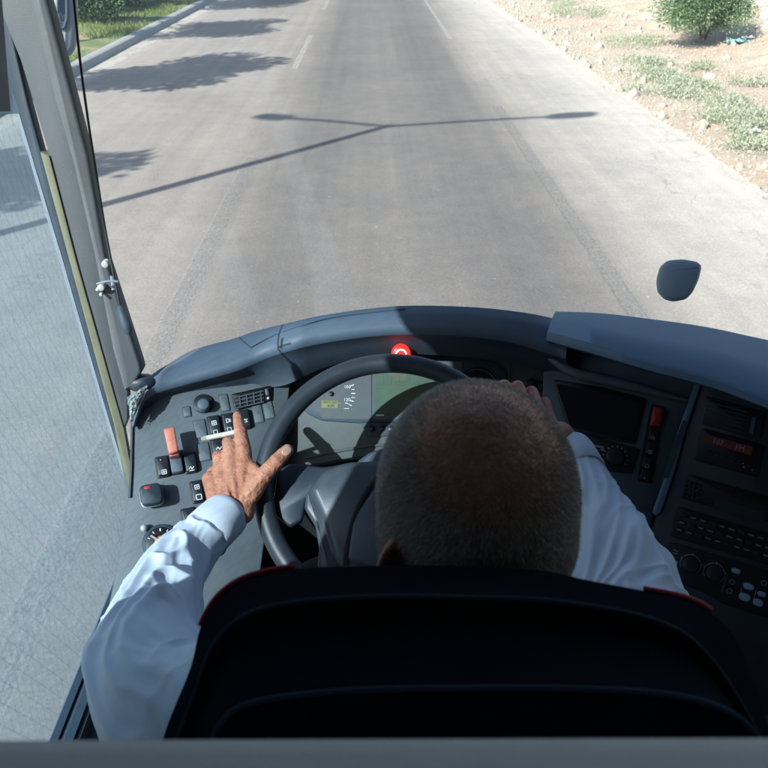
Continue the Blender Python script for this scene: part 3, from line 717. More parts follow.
# wiping cloth between pillar and cowl -> own object
# right-hand top slab
ne = [(547,332),(601,347),(649,361),(716,379),(768,398),(900,446)]; fe = [(555.5,311),(600,312.5),(649,318),(706,326),(768,339),(900,366)]
zs = -.600; a = []; b = []
def zhit(px, py, z): r = ray(px, py); return P(px, py, z/r.z)
nn = catmull([(x, y, 0) for x, y in ne], 40); ff_ = catmull([(x, y, 0) for x, y in fe], 40)
na = [zhit(p.x, p.y, zs) for p in nn]; fa = [zhit(p.x, p.y, zs) for p in ff_]
z1 = Vector((0, 0, 1)); rows = [[p+Vector((.05, .12, -.2)) for p in fa], [p-z1*.008 for p in fa], [p+(q-p)*.02 for p, q in zip(fa, na)],
    [p.lerp(q, .5)+z1*.003 for p, q in zip(fa, na)], [p.lerp(q, .97) for p, q in zip(fa, na)], [q-z1*.004 for q in na], [q-z1*.016 for q in na],
    [q-z1*.020+(p-q).normalized()*.012 for p, q in zip(fa, na)], [q-z1*.045+(p-q).normalized()*.050 for p, q in zip(fa, na)], [q-z1*.075+(p-q).normalized()*.14 for p, q in zip(fa, na)]]
sl = loft(rows, 'console_top', M['slab'], dash, deg=45)
mb = MB(); vs = [r[0] for r in rows]; mb.add(vs, [tuple(range(len(vs)))]); mb.build('console_end', M['slab'], dash, False)
seamp = [zhit(p.x, p.y+1.0, zs-.004)-z1*.004 for p in nn]; mb = MB(); tube(mb, seamp, .0022, 6); mb.build('console_edge', M['rubber'], dash)
# ridge below the slab, running on from the cowl
rp = [(540,349,-.02),(556,362,-.025),(575,373,-.022),(605,380,-.02),(650,391,-.018),(700,404,-.012)]
mb = MB(); cp = catmull([P(x, y, (pdep(x, y) if x < 590 else MP.dep(x, y))+dz) for x, y, dz in rp], 30)
tube(mb, cp, [.003+.007*math.sin(math.pi*i/29) for i in range(30)], 12); mb.build('panel_ridge', M['dash_side'], dash)

# --- switches on the switch panel
def icon(pl, px, py, s, kind, parent, mat='white', h=.0006):
    a, b = pl.hit(px, py); u = pl.dep(px, py)/F0*s; mb = MB(); t = u*.13
    def bar(x0, y0, x1, y1, w_=t):
        d = Vector((x1-x0, y1-y0)); L = d.length; d /= L; n_ = Vector((-d.y, d.x))*w_/2
        prism(mb, pl, [(a+x0+n_.x, b+y0+n_.y), (a+x0-n_.x, b+y0-n_.y), (a+x1-n_.x, b+y1-n_.y), (a+x1+n_.x, b+y1+n_.y)], 0, h)
    q = u*.42
    if kind == 'frame':
        for c4 in ((-q,-q,q,-q),(q,-q,q,q),(q,q,-q,q),(-q,q,-q,-q)): bar(*c4)
    elif kind == 'lamp':
        bar(-q,-q,-q,q); bar(-q,q,q*.2,q*.7); bar(-q,-q,q*.2,-q*.7); bar(q*.2,-q*.7,q*.2,q*.7)
        for k in (-.6, 0, .6): bar(q*.5, q*k, q*1.1, q*k-q*.2)
    elif kind == 'win':
        for c4 in ((-q,-q,q,-q),(q,-q,q,q),(q,q,-q,q),(-q,q,-q,-q),(-q,0,q,0),(0,-q,0,q)): bar(*c4)
    elif kind == 'zig':
        bar(-q,-q*.2,-q*.2,q*.6); bar(-q*.2,q*.6,q*.2,-q*.4); bar(q*.2,-q*.4,q,q*.5); bar(-q,-q,q,-q)
    elif kind == 'dot': prism(mb, pl, circ(a, b, q*.6, 10), 0, h)
    mb.build('symbol', M[mat], parent, False)
def switch(px, py, wp=12, hp=20, h=.010, kinds=(), mat='switch', tilt=0, name='rocker_switch', pl=LP, **k):
    bz = pbox(pl, px, py, wp+2.4, hp+2.4, 0, .0025, name, M['black'], dash, r=.004, rot=tilt)
    top = pbox(pl, px, py, wp, hp, .0015, h, 'rocker', M[mat], bz, r=.0035, bev=.002, rot=tilt)
    q = pl.shift(h)
    for dx, dy, s, kd in kinds: icon(q, px+dx, py+dy, s, kd, bz)
    return bz
switch(214.6, 426, 11, 19, kinds=((-.5,-3,5,'win'), (1,6,4.5,'frame')))
switch(228.5, 423.5, 11, 19, kinds=((0,-3,5,'lamp'), (1,6,4.5,'frame')))
switch(243.5, 420, 12, 19, kinds=((2,0,5,'zig'),))
switch(218, 447.5, 12, 16, kinds=((1,1,7,'zig'),))
switch(190.5, 463, 11, 20, kinds=((1,5,6,'zig'),))
switch(163, 467, 11.5, 20, kinds=((1.2,5,5,'win'), (-2.5,-7,2,'dot')))
switch(197.5, 492, 11, 21, kinds=((-.5,-5,5,'win'), (1.5,5,6,'frame')))
switch(189, 516, 13, 14)
sw = switch(176.5, 464, 11.5, 20, .011, mat='dash_side')
# flip-up guard on its switch
g = MB(); s_ = LP.dep(170, 440)/F0
gp = [LP.hit(x, y, .035) for x, y in [(163.5,429.5),(174.5,427),(178.5,452),(169,454.5)]]
prism(g, LP, round_px(gp, 2, .12), .0265, .040, .002)
g.build('switch_guard', M['guard'], sw)
g = MB(); prism(g, LP, [LP.hit(x, y, .02) for x, y in [(169,449),(178,447),(179,456),(170,458)]], .004, .028, .001); g.build('guard_hinge', M['guard'], sw)
# blanking plates
for px, py, wp, hp in ((224.5,403,8,17),(200.5,429,11,18),(204,452,11,18),(258,414,9,18),(268.5,410,9,18),(187,412,7,10)):
    pb = pbox(LP, px, py, wp+1.6, hp+1.6, 0, .0006, 'blanking_plate', M['rubber'], dash, r=.002, bev=.0002)
    pbox(LP, px, py, wp, hp, 0, .0022, 'plate', M['dash'], pb, r=.002, bev=.0006)
# rotary knob
kb = pcyl(LP, 203.5, 404, 10, 0, .004, 'rotary_knob', M['switch'], dash); pcyl(LP, 203.5, 404, 6, .003, .022, 'knob_cap', M['dash_side'], kb, hh=.02, bev=.003)
# air vent
vent = ppoly(LP, [(231,395),(271.5,386),(271,401.5),(234.5,409.5)], 0, .006, 'air_vent', M['black'], dash, bev=.0015, rnd=.08)
q = LP.shift(.0062)
for k in range(4):
    y0 = 395.5+k*3.6+1; mb = MB(); a1 = q.hit(235, y0+1.6); b1 = q.hit(263.5, y0-5.2); dx_ = Vector((b1[0]-a1[0], b1[1]-a1[1])); n_ = Vector((-dx_.y, dx_.x)).normalized()*.0011
    prism(mb, q, [(a1[0]+n_.x, a1[1]+n_.y), (a1[0]-n_.x, a1[1]-n_.y), (b1[0]-n_.x, b1[1]-n_.y), (b1[0]+n_.x, b1[1]+n_.y)], 0, .003); mb.build('slat', M['pillar'], vent, False)
for x_ in (240, 247, 254, 261):
    mb = MB(); t0 = -(x_-240)*.235; a1 = q.hit(x_-.6, 394.3+t0+1.5); b1 = q.hit(x_+.4, 407+t0); n_ = Vector((.0009, 0))
    prism(mb, q, [(a1[0]+n_.x, a1[1]), (a1[0]-n_.x, a1[1]), (b1[0]-n_.x, b1[1]), (b1[0]+n_.x, b1[1])], 0, .0035); mb.build('slat', M['pillar'], vent, False)
pbox(q, 267, 392.5, 3.5, 7, 0, .004, 'vent_wheel', M['dash_side'], vent, r=.001); pbox(q, 268, 398.5, 2, 2, 0, .003, 'vent_mark', M['white'], vent, r=.0005, bev=.0003)
# square mirror-adjuster knob with a red mark
aj = pbox(LP, 153, 495, 17, 18, 0, .012, 'adjuster_knob', M['switch'], dash, r=.006, bev=.002)
pbox(LP, 151, 494, 21, 21, .010, .030, 'knob_cap', M['blue_dark'], aj, r=.009, bev=.003, hh=.03)
pbox(LP, 151, 494.6, 21.8, 21.8, .012, .019, 'chrome_ring', M['silver'], aj, r=.009, bev=.001, hh=.026)
pbox(LP.shift(.030), 147.5, 487.5, 6, 3, 0, .001, 'red_mark', M['red'], aj, r=.0008, bev=.0003)
# ball button
mb = MB(); a, b = LP.hit(144, 528, .008); c = LP.w(a, b, .008)
for k in range(1):
    bm = bmesh.new(); bmesh.ops.create_uvsphere(bm, u_segments=20, v_segments=12, radius=.0062); vs = [c+v_.co for v_ in bm.verts]; fs = [[x.index for x in f_.verts] for f_ in bm.faces]; bm.free(); mb.add(vs, fs)
tube(mb, [LP.w(a, b, 0), LP.w(a, b, .006)], .004, 10); mb.build('ball_button', M['silver'], dash)
# round dial
dl = pcyl(LP, 161.5, 543, 18.5, 0, .006, 'rotary_dial', M['rubber'], dash, bev=.002); pcyl(LP, 161.5, 543, 15.5, .005, .0066, 'dial_face', M['black'], dl, bev=.0005)
q = LP.shift(.0068); a0, b0 = LP.hit(161.5, 543); rr = LP.dep(161, 543)/F0
mb = MB()
for k in range(9):
    t = math.radians(150-k*32); x0, x1 = 11.3*rr, 14*rr; d = Vector((math.cos(t), math.sin(t))); n_ = Vector((-d.y, d.x))*.0007*(1.6 if k in (2, 4) else 1)
    prism(mb, q, [(a0+d.x*x0+n_.x, b0+d.y*x0+n_.y), (a0+d.x*x0-n_.x, b0+d.y*x0-n_.y), (a0+d.x*x1-n_.x, b0+d.y*x1-n_.y), (a0+d.x*x1+n_.x, b0+d.y*x1+n_.y)], 0, .0005)
mb.build('dial_marks', M['white'], dl, False)
pcyl(LP, 161.5, 543, 6.5, .006, .010, 'dial_hub', M['orange'], dl); mb = MB(); d = Vector((-.72, .69)); n_ = Vector((-d.y, d.x))*.0014
prism(mb, q, [(a0+n_.x, b0+n_.y), (a0-n_.x, b0-n_.y), (a0+d.x*12*rr-n_.x, b0+d.y*12*rr-n_.y), (a0+d.x*12*rr+n_.x, b0+d.y*12*rr+n_.y)], 0, .006); mb.build('dial_pointer', M['silver'], dl, False)

# --- text helper
def text(pl, px, py, s_px, body, mat, parent, name='numerals', rot=0, h=.0003):
    cu = bpy.data.curves.new('t', 'FONT'); cu.body = body; cu.size = 1; cu.align_x = 'CENTER'; cu.align_y = 'CENTER'; cu.resolution_u = 3
    ob = bpy.data.objects.new('t', cu); me = ob.to_mesh()
    s = s_px*pl.dep(px, py)/F0*1.38; a, b = pl.hit(px, py); c_, s2 = math.cos(math.radians(rot))*s, math.sin(math.radians(rot))*s
    vs = [pl.w(a+v_.co.x*c_-v_.co.y*s2, b+v_.co.x*s2+v_.co.y*c_, h) for v_ in me.vertices]; fs = [tuple(p.vertices) for p in me.polygons]
    ob.to_mesh_clear(); bpy.data.objects.remove(ob); bpy.data.curves.remove(cu)
    return mk(name, vs, fs, M[mat], parent, False)
# --- instrument cluster
cl_ = ppoly(CP, [(296,402),(298,388),(306,374),(318,364),(345,355),(480,355),(506,370),(508,420),(455,424),(371,424),(322,421),(308,414)], 0, .004, 'instrument_cluster', M['rubber'], dash, bev=.001, rnd=.15)
ppoly(CP, [(312,404),(312,396),(322,382),(338,372),(371.2,362),(371.2,420),(323,419)], .0038, .0050, 'gauge_face', M['face'], cl_, rnd=.06)
ppoly(CP, [(372.6,362),(462,362),(458,420),(372.6,420)], .0038, .0050, 'display_face', M['face'], cl_)
g2 = CP.shift(.0052)
ppoly(g2, [(374.5,374),(440,374),(440,415.2),(374.5,415.2)], 0, .0004, 'green_display', M['lcd_g'], cl_)
g3 = CP.shift(.0058)
mb = MB()
for (x0, y0, x1, y1) in [(376,384.5,438,385),(383,376,383.4,384),(391,376,391.4,384),(399,376,399.4,384),(409,376,409.4,384),(378,388,386,388.5),(395,381,407,382.2),(378,406,384,406.5),(378,412,392,412.5)]:
    prism(mb, g3, [g3.hit(x, y) for x, y in ((x0,y0),(x1,y0),(x1,y1),(x0,y1))], 0, .0002)
mb.build('display_segments', M['lcd_g2'], cl_, False)
ppoly(g2, [(321.5,400.5),(338,400.5),(338,408),(321.5,408)], 0, .0005, 'odometer_display', M['lcd_y'], cl_)
text(g3, 330, 402.2, 2.6, '0874 365', 'lcd_y2', cl_, 'odometer_digits'); text(g3, 331, 405.9, 3.0, '8:00', 'lcd_y2', cl_, 'odometer_digits')
text(g2, 347.3, 387, 3.3, '100', 'white', cl_); text(g2, 347, 399.7, 3.3, '120', 'white', cl_); text(g2, 340, 403, 2.0, 'km', 'dimwhite', cl_)
mb = MB()
for (x0, y0, x1, y1, w_) in [(350,386.3,354,384.6,.9),(351.5,389.6,354.6,389.3,.6),(351.2,393.4,355.3,393.4,.9),(351.5,397.4,355,397.5,.6),(350.2,400.4,353.8,401.6,.9),(345.3,403,348,403.4,.9),(348.6,404.2,351.8,405.8,.8),(344,408.5,349.2,408.5,.6)]:
    p0 = Vector(g2.hit(x0, y0)); p1 = Vector(g2.hit(x1, y1)); d = (p1-p0).normalized(); n_ = Vector((-d.y, d.x))*w_*.0009
    prism(mb, g2, [tuple(p0+n_), tuple(p0-n_), tuple(p1-n_), tuple(p1+n_)], 0, .0003)
mb.build('scale_ticks', M['white'], cl_, False)
ppoly(g2, [(376,414.6),(384,414.6),(384,416),(376,416)], .0003, .0006, 'display_caption', M['white'], cl_)
pcyl(g2, 331, 394, 2.4, 0, .004, 'reset_knob', M['black'], cl_)
ring = pcyl(CP, 478, 388, 21, .004, .006, 'side_gauge', M['black'], cl_); mb = MB()
a, b = g3.hit(478, 388); rr = g3.dep(478, 388)/F0; tube(mb, [g3.w(a+math.cos(t)*19*rr, b+math.sin(t)*19*rr, .0008) for t in np.linspace(.3, 2.9, 30)], .0009, 6); mb.build('gauge_arc', M['lcd_g'], cl_)
# strip with round buttons
bs = ppoly(CP, [(361,421.5),(426,421.5),(426,436.5),(367,436.5)], 0, .004, 'button_strip', M['blue_dark'], dash, bev=.001)
for x_ in (371.5, 381.5, 391.5, 401.5): bb = pcyl(CP, x_, 429, 3.4, .003, .0065, 'round_button', M['switch'], bs); icon(CP.shift(.0066), x_, 429, 2.2, 'dot', bs, 'dimwhite')
# crease between the instrument panel and the lower lip
mb = MB(); tube(mb, catmull([CP.w(*CP.hit(x, y), .001) for x, y in ((305,458),(345,450),(390,445),(470,452))], 20), .003, 8); mb.build('lower_lip', M['olive'], dash)
for pts in ([(283,392),(284,402)], [(510,352),(509,392)]):
    mb = MB(); tube(mb, [CP.w(*CP.hit(x, y), .0005) for x, y in pts], .0012, 6); mb.build('panel_gap', M['rubber'], dash)
# hazard button
hb = Plane(P(401, 354, CP0.dep(401, 352)-.022), XR, Vector((0, .35, .94)))
hz = pcyl(hb, 401, 354.5, 9.6, -.016, .003, 'hazard_button', M['hazard'], dash, bev=.004); mb = MB()
a, b = hb.hit(401, 354.6); rr = hb.dep(401, 352)/F0
tube(mb, [hb.w(a+math.cos(t)*5.2*rr, b+math.sin(t)*5.2*rr, .003) for t in np.linspace(.15, 3.0, 20)], .0016, 8); mb.build('symbol', M['hazard_glint'], hz)  # highlight on the red lens, modelled as a pale glowing arc
for x_, y_ in ((531, 384), (542, 387)):
    kq = pcyl(CP, x_, y_, 5, 0, .010, 'small_knob', M['black'], dash)
    pcyl(CP, x_, y_, 3, .008, .013, 'knob_cap', M['switch'], kq)

# --- monitor panel
mo = ppoly(MP, [(553,380),(600,387),(646,399),(641,420),(635,444),(600,438),(568,431)], 0, .004, 'monitor', M['black'], dash, bev=.0012, rnd=.07)
ppoly(MP, [(556,384),(642,402),(632,440),(571,428)], .0038, .0046, 'screen', M['screen'], mo, rnd=.05)
ro = ppoly(MP, [(572,434),(600,438.5),(640,449),(632,474),(600,470),(585,455)], 0, .003, 'light_switch_plate', M['black'], dash, bev=.001, rnd=.08)
ppoly(MP.shift(.0031), [(578,441),(604,446.5),(603.5,451),(577,446)], 0, .0006, 'plate_marks', M['dimwhite'], ro); ppoly(MP.shift(.0038), [(590,446),(601,448),(600.5,450),(589.5,448)], 0, .0004, 'plate_slot', M['black'], ro)
kn = pcyl(MP, 615, 458, 9, .003, .017, 'light_knob', M['switch'], dash, bev=.003); mb = MB(); q = MP.shift(.0034); a, b = q.hit(615, 458); rr = q.dep(615, 458)/F0
for k in range(11):
    t = math.radians(200-k*22); d = Vector((math.cos(t), math.sin(t))); n_ = Vector((-d.y, d.x))*.0011; x0, x1 = 10.6*rr, 12.8*rr
    prism(mb, q, [(a+d.x*x0+n_.x, b+d.y*x0+n_.y), (a+d.x*x0-n_.x, b+d.y*x0-n_.y), (a+d.x*x1-n_.x, b+d.y*x1-n_.y), (a+d.x*x1+n_.x, b+d.y*x1+n_.y)], 0, .0004)
mb.build('dial_marks', M['dimwhite'], kn, False)
bz = ppoly(MP, [(651,404),(665,407),(652,484),(637,481)], 0, .002, 'switch_column', M['black'], dash, rnd=.1)
ppoly(MP, [(653,408),(663.5,410),(659.5,428),(649.5,426.5)], .002, .014, 'red_switch', M['red'], bz, bev=.002, rnd=.1)
for k, (x_, y_) in enumerate(((653.5,436),(650.5,450),(647.5,464),(645,476))):
    o = pbox(MP, x_, y_, 9, 11, .002, .009, 'rocker', M['switch'], bz, r=.002, rot=-4); icon(MP.shift(.0092), x_-.5, y_+2, 4, ('lamp','win','frame','dot')[k], bz, 'dimwhite')
# blue metal strip
ppoly(KP, [(694.5,385),(700.5,386.5),(684,436),(675,470),(661,512),(656,516),(652.5,512),(668,468),(678,432)], 0, .006, 'metal_strip', M['bluemetal'], dash, bev=.001)
ppoly(KP, [(683,421),(687,422),(675,460),(668.5,478),(663,478),(671,452)], .0055, .0075, 'strip_inset', M['rubber'], dash)
# --- console
def frame(pts, name, mat='black', h=.004, **k): return ppoly(KP, pts, 0, h, name, M[mat], dash, bev=.001, rnd=.06, **k)
vt = frame([(705,396),(765,412),(760,440),(701,424)], 'air_vent', 'switch')
for k in range(6):
    y0 = 401+k*4.0; x0 = 707-k*.8; ppoly(KP.shift(.0042), [(x0,y0),(x0+40,y0+10.6),(x0+39.8,y0+11.8),(x0-.2,y0+1.2)], 0, .003, 'slat', M['rubber'], vt)
ppoly(KP.shift(.0042), [(752,417),(756,418),(753,434),(749,433)], 0, .003, 'vent_wheel', M['dash_side'], vt)
ra = frame([(702,428),(764,445),(757,477),(694,460)], 'radio')
ppoly(KP.shift(.0042), [(705,434),(753,447),(751,455.5),(703,441.5)], 0, .0006, 'display', M['redlcd'], ra)
text(KP.shift(.0050), 718, 442, 5, '107', 'dimwhite', ra, 'display_digits', rot=-2); text(KP.shift(.0050), 740, 448, 5, 'FM', 'dimwhite', ra, 'display_digits', rot=-2)
for k in range(6): pbox(KP.shift(.0042), 708+k*8.2, 451+k*2.4+(k % 2)*3, 4.5, 2.2, 0, .002, 'radio_button', M['switch'], ra, r=.0006, bev=.0003)
for x_, y_ in ((717,455.5),(743,463.5),(744,467),(752,470)): icon(KP.shift(.0045), x_, y_, 2.0, 'dot', ra, 'white')
tc = frame([(688,474),(800,505),(795,529),(681,498)], 'tachograph')
ppoly(KP.shift(.0042), [(715,497.5),(765,512),(763.5,522.5),(713,508)], 0, .0006, 'display', M['lcd_dim'], tc, rnd=.05)
for i in range(4):
    for j in range(4): pbox(KP.shift(.0042), 686.5+i*4.4-j*.8, 481+j*4.6+i*1.3, 3, 2.6, 0, .002, 'key', M['switch'], tc, r=.0006, bev=.0003)
for x_, y_ in ((689,484),(700,488),(701,493),(696,491),(699,498)): icon(KP.shift(.0063), x_, y_, 1.6, 'dot', tc, 'dimwhite')
rk = frame([(677,506),(800,543),(793,572),(670,536)], 'button_console')
for i in range(11):
    for j in range(3):
        x_ = 684+i*9.6-j*2.2; y_ = 515+i*2.85+j*7.4
        bt = pbox(KP.shift(.0042), x_, y_, 6.8, 4.2, 0, .003, 'push_button', M['switch'], rk, r=.0008, bev=.0005, rot=0)
        if (i*7+j*5) % 3: pbox(KP.shift(.0074), x_, y_+.2, 4.2+(i % 2)*.8, .9, 0, .0003, 'button_mark', M['dimwhite'], rk, r=.0002, bev=.0001)
cm = frame([(668,541),(800,580),(790,625),(724,604),(700,590),(664,578)], 'climate_panel')
for (x_, y_) in ((690.5,564.5),(714,573)):
    kn = pcyl(KP, x_, y_, 8, .004, .018, 'climate_knob', M['switch'], dash, bev=.002); q = KP.shift(.0046); a, b = q.hit(x_, y_); rr = q.dep(x_, y_)/F0; mb = MB()
    tube(mb, [q.w(a+math.cos(t)*9.6*rr, b+math.sin(t)*9.6*rr, 0) for t in np.linspace(-.7, 3.8, 30)], .0009, 6)
    for t in (0.3, 1.6, 2.8): tube(mb, [q.w(a+math.cos(t)*9*rr, b+math.sin(t)*9*rr, 0), q.w(a+math.cos(t)*11.6*rr, b+math.sin(t)*11.6*rr, 0)], .0012, 6)
    mb.build('knob_scale', M['dimwhite'], kn)
pbox(KP.shift(.0042), 675, 563, 6, 5, 0, .003, 'pale_key', M['oval'], cm, r=.002); icon(KP.shift(.0044), 676, 551, 6, 'zig', cm, 'dimwhite')
for x_, y_, w_, h_ in ((736,571,8.5,5),(748.5,586.5,10,6.5),(744.5,597,11,7.5),(761.5,594,8,5),(758,602.5,9.5,7)):
    pbox(KP.shift(.0042), x_, y_, w_, h_, 0, .003, 'pale_key', M['oval'], cm, r=.009, bev=.001)
for x_, y_ in ((732,582),(729.5,591),(764,583)):
    mb = MB(); q = KP.shift(.0046); a, b = q.hit(x_, y_); rr = q.dep(x_, y_)/F0; tube(mb, [q.w(a+math.cos(t)*2.3*rr, b+math.sin(t)*2.3*rr, 0) for t in np.linspace(0, 6.28, 16)], .0006, 6); mb.build('ring_mark', M['dimwhite'], cm)
for (x0, y0, x1, y1) in ((726,577,722,592),(742,588,740,598),(756,590,753,602)):
    mb = MB(); q = KP.shift(.0046); tube(mb, [q.w(*q.hit(x0, y0), 0), q.w(*q.hit(x1, y1), 0)], .0006, 6); mb.build('divider', M['dimwhite'], cm)

# ------------------------------------------------------------------ steering wheel
wc = P(392, 482, 1.1875); be = math.radians(38)
WP = Plane(wc, XR, Vector((0, math.cos(be), math.sin(be)))); RW = .2138-.0155
stw = empty('steering_wheel', wc, 'large dark steering wheel in front of the driver', 'steering wheel')
mb = MB(); tube(mb, [WP.w(RW*math.cos(t), RW*math.sin(t), 0) for t in np.linspace(0, 2*math.pi, 145)[:-1]], .0158, 20, closed=True); mb.build('rim', M['wheel'], stw)
def wpp(pts, h0, h1, name, mat, bev=.004, parent=stw, rnd=.2): return ppoly(WP, pts, h0, h1, name, M[mat], parent, bev=bev, rnd=rnd, hh=h1)
wpp([(277,470),(290,463),(325,467),(350,462),(345,500),(318,492),(306,500),(302,520),(290,527),(272,512)], -.022, -.006, 'spoke', 'blue_dark', .004)
wpp([(507,470),(494,463),(459,467),(434,462),(439,500),(466,492),(478,500),(482,520),(494,527),(512,512)], -.022, -.006, 'spoke', 'blue_dark', .004)
wpp([(330,560),(360,540),(430,540),(455,560),(440,640),(350,640)], -.03, -.01, 'spoke', 'blue_dark', .004)
wpp([(305,492),(312,488),(345,505),(350,566),(330,580),(317,566),(319,548),(315,525),(304,508)], -.03, -.004, 'hub_wing', 'hub', .006)
wpp([(479,492),(472,488),(439,505),(434,566),(454,580),(467,566),(465,548),(469,525),(480,508)], -.03, -.004, 'hub_wing', 'hub', .006)
wpp([(322,470),(345,461),(392,458),(439,461),(462,470),(477,489),(470,520),(463,556),(440,575),(392,580),(345,575),(331,556),(322,520),(308,489)], -.03, .012, 'hub_cover', 'hub', .012)
wpp([(374,486),(392,482),(410,486),(436,520),(440,562),(392,575),(345,562),(350,520)], .008, .018, 'horn_pad', 'hub', .008)
mb = MB(); sp = [WP.w(*WP.hit(x, y, .015), .0125) for x, y in ((378,476),(364,496),(354,520),(348,545),(345,566))]; tube(mb, catmull(sp, 20), .0045, 8); mb.build('hub_seam', M['black'], stw)
# steering column shroud
mb = MB(); tube(mb, [WP.w(0, 0, -.02), WP.w(0, 0, -.06), WP.w(0, -.02, -.20), WP.w(0, -.05, -.4)], [.06, .075, .09, .10], 24); mb.build('column_shroud', M['dash_side'], stw)

# ------------------------------------------------------------------ driver's seat
seat = empty('driver_seat', W(.07, .36, -1.2), 'black padded driver seat with red piping along its top edge', 'seat')
def prof(pts, d0, d1, n=84):   # px curve -> points; depth eases from the ends (d1) to the middle (d0)
    c_ = catmull([(a, b, 0) for a, b in pts], n); out = []
    for i, p in enumerate(c_):
        u = abs(i/(n-1)*2-1); out.append(P(p.x, p.y, d0+(d1-d0)*u**2.5))
    return out
r1 = [(148,800),(165,732),(190,669),(200,629),(216,600),(240,581.5),(271,572),(307,568),(392,565.5),(458,566),(539,570),(587,580),(640,590),(688,600),(718,618),(742,649),(766,718),(782,800)]
r2 = [(163,805),(178,742),(197,690),(209,655),(226,630),(254,612),(295,603),(340,599),(400,597),(458,598),(530,600),(585,606),(637,616),(676,630),(702,651),(726,682),(757,738),(776,805)]
r3 = [(204,800),(212,746),(219,728),(232,712),(256,702),(291,696),(330,692),(370,690),(420,688.5),(470,688),(530,688),(580,689),(630,691),(670,695),(706,703),(738,718),(757,742),(772,800)]
A = prof(r1, .505, .535); B = prof(r2, .445, .49); D = prof(r3, .385, .42)
front = [p+Vector((0, .045, -.10)) for p in A]; front2 = [p+Vector((0, .075, -.35)) for p in A]; f0 = [p+Vector((0, .018, -.030)) for p in A]
def between(a, b, t, off): return [p.lerp(q, t)+Vector((0, -off*.55, off*.75)) for p, q in zip(a, b)]
rows = [front2, front, f0, A, between(A, B, .12, .001), between(A, B, .45, .0), between(A, B, .85, -.004), between(A, B, .97, .003), B, between(B, D, .05, .002), between(B, D, .16, -.010), between(B, D, .5, -.012),
        between(B, D, .88, -.008), between(B, D, .97, .001), D, [p+Vector((0, -.006, -.006)) for p in D], [p+Vector((0, .0, -.03)) for p in D], [p+Vector((0, .012, -.25)) for p in D], [p+Vector((0, .03, -.7)) for p in D]]
loft(rows, 'backrest', M['seat'], seat, deg=180)
A_px = [(p.x, p.y) for p in catmull([(a, b, 0) for a, b in r1], 84)]
pp = [A[i]+Vector((0, .0005, .0012)) for i in range(0, 84)]
for i0, i1 in (([i for i in range(84) if A_px[i][0] < 306 and A_px[i][1] < 632][0], [i for i in range(84) if A_px[i][0] < 307][-1]), ([i for i in range(84) if A_px[i][0] > 640][0], [i for i in range(84) if A_px[i][0] < 718][-1])):
    mb = MB(); tube(mb, pp[i0:i1], [.0021]*(i1-i0), 8); mb.build('piping', M['piping'], seat)
for RW_, i0, i1 in ((B, 3, 81), (D, 3, 81)):
    mb = MB(); tube(mb, [p+Vector((0, -.001, .0015)) for p in RW_[i0:i1]], .0016, 8); mb.build('painted_ridge_highlight', M['ridge_light'], seat)  # paler tubes paint the highlights along the two backrest ridges
mb = MB(); prism(mb, Plane(W(.07, .62, -1.02), XR, Vector((0, 1, 0))), rrect(0, 0, .50, .50, .08), -.12, 0, .03); mb.build('cushion', M['seat'], seat)
mb = MB(); box(mb, W(-.05, .45, -2.2), W(.19, .8, -1.14)); mb.build('pedestal', M['floor'], seat, False)
# ------------------------------------------------------------------ the driver
drv = empty('person', W(.07, .48, -1.05), 'driver with short grey hair and white shirt, left hand pointing and holding a cigarette', 'person')
def capsule(mb, p0, r0, p1, r1, seg=18, cap=6):
    p0 = Vector(p0); p1 = Vector(p1); t = (p1-p0); L = t.length; t = t/L if L > 1e-6 else Vector((0, 0, 1))
    x = t.cross(Vector((0, 0, 1))); x = t.cross(Vector((1, 0, 0))) if x.length < .1 else x; x.normalize(); y = t.cross(x)
    rings = [(p0-t*r0*math.cos(k*math.pi/2/cap), r0*math.sin(k*math.pi/2/cap)) for k in range(1, cap+1)] + \
            [(p1+t*r1*math.sin(k*math.pi/2/cap), r1*math.cos(k*math.pi/2/cap)) for k in range(cap)]
    vs = [p0-t*r0]; fs = []
    for c, r in rings: vs += [c+(x*math.cos(2*math.pi*k/seg)+y*math.sin(2*math.pi*k/seg))*r for k in range(seg)]
    vs.append(p1+t*r1); n = len(rings)
    for k in range(seg):
        l = (k+1) % seg; fs.append((0, 1+l, 1+k)); fs.append((len(vs)-1, 1+(n-1)*seg+k, 1+(n-1)*seg+l))
        for i in range(n-1): fs.append((1+i*seg+k, 1+i*seg+l, 1+(i+1)*seg+l, 1+(i+1)*seg+k))
    mb.add(vs, fs)
def chain(mb, pts):
    for a, b in zip(pts[:-1], pts[1:]): capsule(mb, a[0], a[1], b[0], b[1])
def ell(mb, c, ax, seg=28, exp=1.0):
    c = Vector(c); vs = []; fs = []; m = seg//2
    sp = lambda v: math.copysign(abs(v)**exp, v)
    for i in range(m+1):
        th = math.pi*i/m
        for k in range(seg):
            ph = 2*math.pi*k/seg; d = (sp(math.sin(th))*sp(math.cos(ph)), sp(math.sin(th))*sp(math.sin(ph)), sp(math.cos(th)))
            vs.append(c+ax[0]*d[0]+ax[1]*d[1]+ax[2]*d[2])
    for i in range(m):
        for k in range(seg):
            l = (k+1) % seg; fs.append((i*seg+k, (i+1)*seg+k, (i+1)*seg+l, i*seg+l))
    mb.add(vs, fs)
